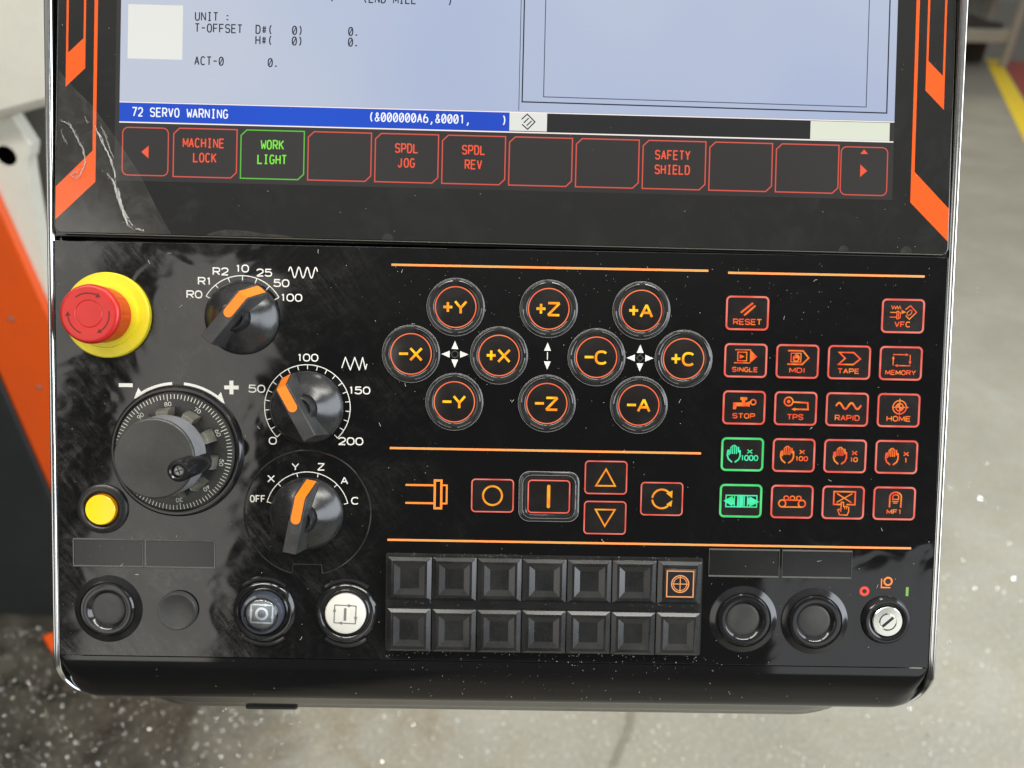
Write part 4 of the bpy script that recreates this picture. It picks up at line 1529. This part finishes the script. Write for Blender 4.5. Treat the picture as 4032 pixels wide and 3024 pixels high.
sq_me = square_key_mesh()
well = MB()
well.prism(rrect(-59.6, -132.0, 95.0, -83.6, 1.0, 3), .01, .5, M['black_satin'])
well.build('key_bed', panel)
for r in range(2):
    for c in range(7):
        x = -47.75 + c * 21.78
        y = -95.1 - r * 25.3
        special = r == 0 and c == 6
        where = ('upper' if r == 0 else 'lower') + ' row'
        nth = ('first', 'second', 'third', 'fourth', 'fifth', 'sixth', 'seventh')[c]
        so = place('square_key', sq_me, panel, (x + random.uniform(-.08, .08), y + random.uniform(-.12, .12), .5 + random.uniform(-.15, .1)), radians(random.uniform(-.35, .35)),
                   'square key with an orange target symbol under a clear window' if special else '%s blank square key from the left in the %s' % (nth, where), bevel=.18)
        if special:
            t = MB()
            t.prism(rrect(-7.6, -7.3, 7.6, 7.3, .5, 2), 3.6, 4.7, M['icon_tile'])
            t.build('clear_window', so, bevel=.3)
            t = MB()
            t.stroke([(-6.4, -6.3), (6.4, -6.3), (6.4, 6.3), (-6.4, 6.3)], .6, 4.75, M['icon_orange'], closed=True)
            t.ring(0, 0, 4.1, .6, 4.75, M['icon_orange'])
            t.ring(0, 0, 3.2, .4, 4.75, M['icon_orange'])
            t.stroke([(-4.1, 0), (4.1, 0)], .45, 4.75, M['icon_orange'])
            t.stroke([(0, -4.1), (0, 4.1)], .45, 4.75, M['icon_orange'])
            t.build('legend', so)

# ------------------------------------------------------------------ key switch with its printed signs
ks = MB()
ks.lathe([(12.0, 0), (11.4, 1.6), (10.4, 2.6), (9.2, 2.7), (8.2, 2.2), (7.7, .8), (0, .6)], M['black_gloss'], n=64)
ko = ks.build('key_switch', panel, (185.6, -113.0, 0), label='key switch with a nickel lock face in a black collar')
lf = MB()
lf.lathe([(7.4, .7), (7.4, 2.6), (7.0, 3.0), (4.4, 3.1), (4.2, 2.7), (3.8, 2.7), (3.7, 3.1), (0, 3.15)], M['lock_steel'], n=56)
lf.build('lock_face', ko)
sl = MB()
sl.stroke([(-2.6, -2.3), (2.5, 2.2)], 1.3, 3.2, M['dark_hole'], cap=False)
sl.stroke(arc(0, 0, 3.95, 3.95, 90, 190, 12), .45, 3.16, M['dark_hole'], cap=False)
sl.stroke(arc(0, 0, 3.95, 3.95, 250, 350, 12), .45, 3.16, M['dark_hole'], cap=False)
sl.build('key_slot', ko)
printed('printed_sign', lambda mb: mb.ring(174.9, -98.9, 1.75, 1.35, Z0, M['print_red']), 'red printed ring left of the key switch')
printed('printed_sign', lambda mb: (mb.ring(186.3, -93.8, 1.85, .85, Z0, M['print_orange']),
                                    mb.stroke([(183.1, -92.5), (183.1, -96.9), (187.6, -96.9)], .6, Z0, M['print_orange'], cap=False)),
        'orange printed lock sign above the key switch')
printed('printed_sign', lambda mb: mb.rect(195.25, -101.0, 196.6, -96.5, Z0, M['print_green']), 'green printed bar right of the key switch')

# ------------------------------------------------------------------ axis buttons
gr = MB()
gr.tube([(13.75 * cos(2 * pi * i / 72), 13.75 * sin(2 * pi * i / 72), .35) for i in range(72)], .17, M['edge_highlight'], 6, closed=True)
gr.lathe([(13.9, 0), (13.7, .5), (13.2, .85), (10.9, .9), (10.4, .55), (10.3, .1)], M['ring_clear'], n=72)


def guard_ridges(mb, gaps):
    for a0, a1 in gaps:
        pts = [(12.35 * cos(radians(a0 + (a1 - a0) * i / 14)), 12.35 * sin(radians(a0 + (a1 - a0) * i / 14)), .9) for i in range(15)]
        mb.tube(pts, .46, M['ring_clear'], 8)
        mb.tube([(x * 1.0, y * 1.0, 1.28) for x, y, z in pts], .10, M['edge_highlight'], 5)


guard_a = MB()
guard_a.v, guard_a.f, guard_a.mi, guard_a.mats = list(gr.v), list(gr.f), list(gr.mi), list(gr.mats)
guard_ridges(guard_a, ((50, 84), (97, 132), (182, 264), (276, 358)))
guard_a_me = guard_a.mesh('guard_ring', 40)
guard_b = MB()
guard_b.v, guard_b.f, guard_b.mi, guard_b.mats = list(gr.v), list(gr.f), list(gr.mi), list(gr.mats)
guard_ridges(guard_b, ((5, 80), (142, 176), (186, 220), (280, 352)))
guard_b_me = guard_b.mesh('guard_ring', 40)
face = MB()
face.lathe([(10.3, .02), (10.3, .3), (9.9, .4), (0, .42)], M['key_face'], n=56)
face_me = face.mesh('axis_button', 30)
lr = MB()
lr.ring(0, 0, 9.72, .52, .46, M['led_ring'], 72)
ringlit_me = lr.mesh('lit_ring')
ROW = (36.15, 13.4, -9.3)
AX = [('+Y', -27.5, 0), ('+Z', 17.05, 0), ('+A', 61.5, 0), ('-X', -48.6, 1), ('+X', -6.4, 1), ('-C', 40.5, 1), ('+C', 82.45, 1), ('-Y', -27.5, 2), ('-Z', 17.05, 2), ('-A', 61.5, 2)]
for t, x, r in AX:
    ao = place('axis_button', face_me, panel, (x, ROW[r], 0), 0, 'round backlit button marked %s' % t.replace('+', 'plus ').replace('-', 'minus '))
    g_ = place('guard_ring', guard_b_me if r == 1 else guard_a_me, ao, rz={'-X': 0, '-C': 0, '+X': pi, '+C': pi}.get(t, 0) if r == 1 else (pi if r == 2 else 0))
    place('lit_ring', ringlit_me, ao)
    mb = MB()
    zl = .47
    if t[0] == '+':
        mb.rect(-5.9, -.62, -1.6, .62, zl, M['led_axis'])
        mb.rect(-4.3, -2.3, -3.15, 2.3, zl, M['led_axis'])
    else:
        mb.rect(-5.7, -.55, -1.4, .62, zl, M['led_axis'])
    for st in G[t[1]]:
        mb.stroke([(-.3 + px * 5.4, -2.95 + py * 5.7) for px, py in st], 1.12, zl, M['led_axis'], cap=False)
    mb.build('legend', ao)


# ------------------------------------------------------------------ membrane keys
def key_base(w, h, r, m, ring_w=.95):
    b = MB()
    b.prism(rrect(-w / 2 - .2, -h / 2 - .2, w / 2 + .2, h / 2 + .2, r + .2), .02, .35, M['key_face'])
    return b


def outline_mesh(w, h, r, m, lw):
    b = MB()
    b.stroke(rrect(-w / 2 + lw / 2, -h / 2 + lw / 2, w / 2 - lw / 2, h / 2 - lw / 2, r), lw, .40, m, closed=True)
    return b.mesh('lit_outline')


kb_me = key_base(20.9, 16.5, 2.0, None).mesh('membrane_key', 30)
ol_red = outline_mesh(20.7, 16.4, 1.9, M['led_key'], .86)
ol_green = outline_mesh(20.7, 16.4, 1.9, M['led_green'], 1.0)
ol_sp = outline_mesh(20.7, 16.4, 1.7, M['led_key'], .62)
Q = .05
LW = .52


class Icon(MB):
    """Legend drawn in the key's own grid: 20 units to the millimetre about (ox, oy), y down."""

    def __init__(s, ox, oy, m):
        super().__init__()
        s.ox, s.oy, s.m = ox, oy, m

    def P(s, pts):
        return [((x - s.ox) * Q, (s.oy - y) * Q) for x, y in pts]

    def ln(s, *pts, w=LW, closed=False):
        s.stroke(s.P(pts), w, .41, s.m, closed=closed, cap=True)

    def fl(s, *pts):
        s.flat(s.P(pts), .41, s.m)

    def ci(s, x, y, r, w=LW):
        (a, b), = s.P([(x, y)])
        s.ring(a, b, r * Q, w, .41, s.m, 36)

    def dt(s, x, y, r):
        (a, b), = s.P([(x, y)])
        s.disc(a, b, r * Q, .41, s.m)

    def tx(s, t, x0, x1, y0, y1, w=.5):
        (a, b), = s.P([((x0 + x1) / 2, (y0 + y1) / 2)])
        wide(s, t, a, b, (y1 - y0) * Q - w * .5, w, .41, s.m, 1.15, .42, fit=(x1 - x0) * Q - w)

    def hand(s, x0, x1, y0, y1):
        w, h = x1 - x0, y1 - y0
        f = lambda px, py: (x0 + px * w, y0 + py * h)
        for px, py in ((.28, .16), (.42, .06), (.57, .04), (.71, .14)):
            s.ln(f(px, .50), f(px, py), w=.55)
        s.ln(f(.28, .16), f(.42, .05), f(.57, .03), f(.72, .13), w=.45)
        s.ln(f(.06, .34), f(.03, .62), f(.12, .82), f(.36, .98), w=.75)
        s.ln(f(.06, .34), f(.16, .30), f(.16, .58), w=.55)
        s.ln(f(.84, .16), f(.86, .40), f(.97, .34), f(.98, .64), f(.88, .84), f(.64, .98), w=.75)


def arrow_line(ic, a, b, head=22, w=LW):
    ic.ln(a, b, w=w)
    d = hypot(b[0] - a[0], b[1] - a[1])
    ux_, uy_ = (b[0] - a[0]) / d, (b[1] - a[1]) / d
    ic.fl((b[0] + ux_ * head * .4, b[1] + uy_ * head * .4), (b[0] - ux_ * head - uy_ * head * .65, b[1] - uy_ * head + ux_ * head * .65),
          (b[0] - ux_ * head + uy_ * head * .65, b[1] - uy_ * head - ux_ * head * .65))


def mkey(x, y, ic, label, green=False, ol=None):
    o = place('membrane_key', kb_me, panel, (x, y, 0), 0, label)
    place('lit_outline', ol or (ol_green if green else ol_red), o)
    ic.build('legend', o)
    return o


KX = [112.4 + 25 * i for i in range(4)]
KY = [35.9 - 22.75 * i for i in range(5)]
I_ = M['led_icon']
ic = Icon(397, 273, I_)
ic.ln((340, 265), (442, 180), w=.95)
ic.ln((372, 290), (466, 205), w=.95)
ic.tx('RESET', 262, 540, 330, 384, .55)
mkey(KX[0], KY[0], ic, 'red backlit key marked RESET')
ic = Icon(1900, 310, I_)
ic.ln((1785, 212), (1798, 244), (1812, 214), (1825, 244), (1838, 214), (1851, 244), (1864, 214), (1876, 244), w=.38)
ic.ln((1778, 277), (1835, 277), w=.5)
ic.ln((1775, 322), (1835, 322), w=.5)
ic.ln((1840, 266), (1857, 266), (1857, 338), (1840, 338), w=.45, closed=True)
ic.ln((1860, 276), (1873, 276), (1873, 330), (1860, 330), w=.4)
ic.fl((1884, 252), (1884, 292), (1930, 272))
ic.ln((1925, 245), (1968, 210), (2028, 272), (1962, 340), (1928, 310), w=.55)
ic.ln((1938, 300), (1938, 278), (1968, 250), (1985, 258), (1980, 285), (1950, 305), w=.4)
ic.tx('VFC', 1820, 1978, 364, 416, .55)
mkey(KX[3], KY[0], ic, 'red backlit key marked VFC')
ic = Icon(380, 735, I_)
ic.ln((278, 632), (424, 632))
ic.ln((272, 758), (420, 758))
ic.ln((302, 655), (388, 655), (388, 738), (302, 738), closed=True, w=.5)
ic.fl((420, 630), (490, 697), (420, 760))
ic.fl((320, 676), (320, 720), (368, 697))
ic.tx('SINGLE', 250, 500, 800, 844, .5)
mkey(KX[0], KY[1], ic, 'red backlit key marked SINGLE')
ic = Icon(888, 743, I_)
ic.ln((800, 640), (938, 640), (995, 708), (935, 770), (797, 770), w=.75)
ic.ln((825, 664), (920, 664), (920, 748), (825, 748), closed=True, w=.5)
ic.hand(846, 902, 675, 742)
ic.tx('MDI', 812, 965, 805, 851, .5)
mkey(KX[1], KY[1], ic, 'red backlit key marked MDI')
ic = Icon(1390, 755, I_)
ic.ln((1290, 660), (1430, 660), (1497, 720), (1430, 775), (1287, 775), (1350, 716), closed=True, w=.75)
ic.tx('TAPE', 1280, 1492, 815, 862, .52)
mkey(KX[2], KY[1], ic, 'red backlit key marked TAPE')
ic = Icon(1880, 765, I_)
arrow_line(ic, (1805, 681), (1945, 681))
arrow_line(ic, (1968, 686), (1968, 768))
arrow_line(ic, (1968, 787), (1828, 787))
arrow_line(ic, (1805, 782), (1805, 702))
ic.tx('MEMORY', 1732, 2030, 832, 876, .48)
mkey(KX[3], KY[1], ic, 'red backlit key marked MEMORY')
ic = Icon(360, 255, I_)
ic.fl((253, 272), (253, 206), (342, 206), (342, 242), (288, 242), (282, 272))
ic.fl((338, 180), (370, 180), (370, 244), (338, 244))
ic.fl((322, 153), (388, 153), (388, 182), (322, 182))
ic.fl((366, 210), (415, 192), (415, 246), (366, 240))
ic.ci(447, 200, 25, .65)
ic.tx('STOP', 248, 470, 311, 359, .52)
mkey(KX[0], KY[2], ic, 'red backlit key with a tap symbol marked STOP')
ic = Icon(870, 265, I_)
ic.ci(800, 198, 41, .75)
ic.dt(800, 198, 17)
ic.ln((846, 202), (985, 208), (990, 272), (866, 272), w=.8)
ic.fl((828, 272), (866, 256), (866, 290))
ic.tx('TPS', 788, 948, 321, 373, .52)
mkey(KX[1], KY[2], ic, 'red backlit key with a return arrow marked TPS')
ic = Icon(1365, 275, I_)
ic.ln(*[(1258 + 237 * i / 40, 241 - 29 * sin(2 * pi * 2 * i / 40 + .1)) for i in range(41)], w=.95)
ic.tx('RAPID', 1248, 1490, 331, 382, .52)
mkey(KX[2], KY[2], ic, 'red backlit key with a wave marked RAPID')
ic = Icon(1857, 285, I_)
ic.ci(1865, 255, 65, .6)
ic.ci(1865, 255, 36, .55)
ic.fl((1865, 255), (1829, 255), (1834, 236), (1847, 224), (1865, 219))
ic.fl((1865, 255), (1901, 255), (1896, 274), (1883, 286), (1865, 291))
ic.ln((1865, 175), (1865, 328), w=.5)
ic.ln((1795, 255), (1935, 255), w=.5)
ic.fl((1925, 240), (1956, 255), (1925, 272))
ic.tx('HOME', 1742, 1978, 341, 391, .52)
mkey(KX[3], KY[2], ic, 'red backlit key with a target marked HOME')
for k, (ox, oy, hx0, hx1, hy0, hy1, xx, xy, t, n0, n1, ny0, ny1, gcol) in enumerate((
        (345, 705, 195, 325, 612, 782, 416, 676, '1000', 330, 500, 712, 765, True),
        (850, 718, 718, 850, 625, 795, 930, 685, '100', 864, 990, 727, 772, False),
        (1347, 727, 1230, 1362, 635, 805, 1437, 695, '10', 1393, 1472, 737, 781, False),
        (1832, 735, 1722, 1850, 645, 812, 1925, 703, '1', 1908, 1940, 742, 790, False))):
    ic = Icon(ox, oy, M['led_green_icon'] if gcol else I_)
    ic.hand(hx0, hx1, hy0, hy1)
    ic.tx('X', xx - 29, xx + 29, xy - 20, xy + 20, .55)
    ic.tx(t, n0, n1, ny0, ny1, .55)
    mkey(KX[k], KY[3], ic, '%s backlit key with a hand marked x %s' % ('green' if gcol else 'red', t), gcol)
ic = Icon(330, 1155, M['led_green_icon'])
for x0, x1 in ((186, 326), (338, 486)):
    ic.ln((x0, 1102), (x1, 1102), (x1, 1214), (x0, 1214), closed=True, w=.6)
ic.fl((162, 1157), (250, 1106), (250, 1210))
ic.fl((512, 1162), (414, 1110), (414, 1214))
for x in (268, 300, 312, 350, 364, 396):
    ic.ln((x, 1106), (x, 1210), w=.55)
for x0, x1 in ((240, 268), (396, 430)):
    ic.fl((x0, 1128), (x1, 1128), (x1, 1190), (x0, 1190))
mkey(KX[0], KY[4], ic, 'green backlit key with two outward arrows', True)
ic = Icon(833, 1165, I_)
ic.ci(738, 1183, 34, .7)
ic.ci(930, 1183, 34, .7)
ic.ln((738, 1149), (930, 1149), w=.7)
ic.ln((738, 1217), (930, 1217), w=.7)
for x in (775, 835, 898):
    ic.ln(*[(x + 22 * cos(radians(a)), 1128 - 18 * sin(radians(a))) for a in range(-20, 230, 18)], w=.6)
mkey(KX[1], KY[4], ic, 'red backlit key with a chip conveyor symbol')
ic = Icon(1323, 1175, I_)
ic.ln((1300, 1194), (1230, 1194), (1230, 1068), (1438, 1068), (1438, 1194), (1362, 1194), w=.75)
ic.ln((1262, 1088), (1400, 1172), w=.6)
ic.ln((1404, 1088), (1262, 1172), w=.6)
ic.ln((1304, 1245), (1304, 1172), (1326, 1172), (1328, 1214), (1352, 1212), (1380, 1222), (1380, 1262), (1366, 1298), (1292, 1296), (1272, 1246), (1290, 1240), (1304, 1262), w=.55)
for x in (1340, 1358):
    ic.ln((x, 1214), (x, 1236), w=.4)
mkey(KX[2], KY[4], ic, 'red backlit key with a hand touching a crossed screen')
ic = Icon(1808, 1180, I_)
ic.ln((1762, 1214), (1762, 1116), *[(1818 - 56 * cos(radians(a)), 1116 - 46 * sin(radians(a))) for a in range(10, 171, 16)], (1874, 1116), (1872, 1214), w=.75)
ic.ln((1790, 1140), (1790, 1112), (1800, 1096), (1838, 1096), (1848, 1112), (1848, 1140), closed=True, w=.55)
ic.ln((1788, 1160), (1846, 1160), w=.45)
ic.ln((1800, 1176), (1834, 1176), w=.45)
ic.tx('MF1', 1735, 1882, 1240, 1284, .5)
mkey(KX[3], KY[4], ic, 'red backlit key with a fingertip marked MF1')

# spindle keys
SY = M['led_sym']
Q = .0698
ic = Icon(735, 335, SY)
ic.ci(735, 335, 66, .95)
mkey(-8.35, -54.6, ic, 'orange backlit key with a circle', ol=ol_sp)
ic = Icon(1125, 342, SY)
ic.ln((1123, 270), (1123, 412), w=1.6)
io = mkey(19.0, -54.6, ic, 'orange backlit key with an upright bar in a raised guard', ol=ol_sp)
gm_ = MB()


def rr_tube(mb, w, h, r, z, rad, gaps):
    pts = rrect(-w / 2, -h / 2, w / 2, h / 2, r, 8)
    for seg_ in gaps:
        mb.tube([(pts[i][0], pts[i][1], z) for i in seg_], rad, M['ring_clear'], 8)


outer = rrect(-14.6, -12.2, 14.6, 12.2, 5.0, 8)
inner = rrect(-10.9, -8.7, 10.9, 8.7, 2.6, 8)
n = len(outer)
shr = lambda pts, f: [(x * f, y * f) for x, y in pts]
lay = [(outer, 0), (shr(outer, .985), .6), (shr(outer, .95), .95), (shr(inner, 1.04), .95), (inner, .5), (inner, .05)]
vs = [(x, y, z) for pts, z in lay for x, y in pts]
fs = []
for k in range(len(lay) - 1):
    for i in range(n):
        j = (i + 1) % n
        fs.append((k * n + i, k * n + j, (k + 1) * n + j, (k + 1) * n + i))
gm_.add(vs, fs, M['ring_clear'])
rr_tube(gm_, 25.6, 21.0, 4.6, .95, .42, [range(1, 8), range(10, 17), range(19, 26), range(28, 35)])
mid = rrect(-12.8, -10.5, 12.8, 10.5, 4.4, 8)
for sx in (-1, 1):
    gm_.tube([(sx * 8.6, 10.5, .95), (sx * 1.2, 10.5, .95)], .42, M['ring_clear'], 8)
    gm_.tube([(sx * 8.6, -10.5, .95), (sx * 1.2, -10.5, .95)], .42, M['ring_clear'], 8)
    gm_.tube([(sx * 12.8, 6, .95), (sx * 12.8, 1.0, .95)], .42, M['ring_clear'], 8)
    gm_.tube([(sx * 12.8, -6, .95), (sx * 12.8, -1.0, .95)], .42, M['ring_clear'], 8)
gm_.tube([(x, y, .45) for x, y in shr(outer, .992)], .18, M['edge_highlight'], 6, closed=True)
gm_.tube([(x, y, 1.3) for x, y in rrect(-12.8, -10.5, 12.8, 10.5, 4.4, 8)], .10, M['edge_highlight'], 5, closed=True)
gm_.build('guard_ring', io)
ic = Icon(1518, 210, SY)
ic.ln((1518, 152), (1583, 268), (1450, 268), closed=True, w=.75)
mkey(46.5, -44.8, ic, 'orange backlit key with an upward triangle', ol=ol_sp)
ic = Icon(1512, 487, SY)
ic.ln((1512, 546), (1580, 430), (1445, 430), closed=True, w=.75)
mkey(46.5, -64.5, ic, 'orange backlit key with a downward triangle', ol=ol_sp)
ic = Icon(1904, 358, SY)
ic.ln(*[(1904 + 66 * cos(radians(a)), 358 - 66 * sin(radians(a))) for a in range(170, 38, -10)], w=.95)
ic.fl((1976, 352), (1978, 298), (1934, 318))
ic.ln(*[(1904 + 66 * cos(radians(a)), 358 - 66 * sin(radians(a))) for a in range(190, 312, 10)], w=.95)
ic.fl((1978, 366), (1936, 396), (1972, 412))
mkey(73.9, -54.8, ic, 'orange backlit key with two circling arrows', ol=ol_sp)


def spindle(mb):
    m = M['printed_spindle']
    mb.stroke([(-50.6, -50.1), (-37.0, -50.1)], .95, Z0, m, cap=False)
    mb.stroke([(-50.6, -58.9), (-37.0, -58.9)], .95, Z0, m, cap=False)
    mb.stroke([(-36.4, -47.7), (-33.2, -47.7), (-33.2, -61.3), (-36.4, -61.3)], 1.1, Z0, m, closed=True)
    mb.stroke([(-33.2, -50.0), (-30.6, -50.0), (-30.6, -58.9), (-33.2, -58.9)], .85, Z0, m, cap=False)


printed('spindle_symbol', spindle, 'orange printed spindle symbol')

# ------------------------------------------------------------------ lint and specks lying on the panel
sp = MB()


def speck(x, y, z, s0, nrm=(0, 0, 1)):
    n_ = random.choice((3, 4, 5))
    s0 *= .78
    a0 = random.uniform(0, 6.3)
    el = random.uniform(.5, 1.6)
    b = random.uniform(0, pi)
    pts = []
    for i in range(n_):
        a = a0 + 2 * pi * i / n_
        px, py = s0 * el * cos(a), s0 / el * sin(a)
        pts.append((x + px * cos(b) - py * sin(b), y + px * sin(b) + py * cos(b), z + random.uniform(.02, .35) * s0))
    sp.add(pts, [tuple(range(n_))], M['lint'])


def gauss(x, s):
    return random.gauss(x, s)


for _ in range(480):
    speck(random.uniform(PL + 2, PR - 2), random.uniform(PB + 1, PT - 1), .2, random.choice((.07, .10, .10, .14, .2)))
for _ in range(120):
    speck(random.uniform(-60, 120), gauss(-134.5, 2.2) if random.random() < .6 else random.uniform(-137, -80), .25, random.choice((.08, .12, .18, .24)))
for _ in range(160):
    speck(random.uniform(-58, 95), random.choice((-84.2, -107.8, -132.6)) + gauss(0, .7), random.uniform(.6, 1.0), random.choice((.10, .16, .22)))
for _ in range(130):
    speck(random.uniform(-60, 205), random.uniform(20, 60), .2, random.choice((.08, .12, .16)))
for _ in range(90):
    c = random.choice(AX)
    a = random.uniform(0, 2 * pi)
    r = gauss(14.2, .8)
    speck(c[1] + r * cos(a), ROW[c[2]] + r * sin(a), .25, random.choice((.08, .12)))
for _ in range(110):
    # bumper nose
    a = radians(random.uniform(2, 55))
    y = low0 + 24.3 * (1 - sin(a))
    speck(random.uniform(-190, 190) if random.random() < .35 else random.uniform(-50, 130), y, -R0 + R0 * cos(a) ** .92 + .02, random.choice((.08, .12, .2)))
for _ in range(170):
    t = random.uniform(0, 110)
    x = random.uniform(-210, 210)
    if t > 24 and abs(x) < 184 and random.random() < .7:
        continue
    speck(x - 5.2, 66.5 + t * cos(radians(2.3)), 1.5 - t * sin(radians(2.3)) + .4, random.choice((.07, .10, .16)))
for _ in range(36):
    # short fibres
    x, y = random.uniform(PL + 5, PR - 5), random.uniform(PB + 2, PT - 2)
    a = random.uniform(0, pi)
    pts = [(x + t * cos(a) + random.uniform(-.15, .15), y + t * sin(a) + random.uniform(-.15, .15), .25) for t in (0, .6, 1.2, 1.8)]
    sp.tube(pts, .06, M['lint'], 4)
so = sp.build('lint_specks')
so.matrix_world = panel.matrix_basis.copy()
so.location, so.rotation_euler = panel.location, panel.rotation_euler
tag(so, 'tiny white lint specks lying over the black panel', 'lint', None, 'stuff')
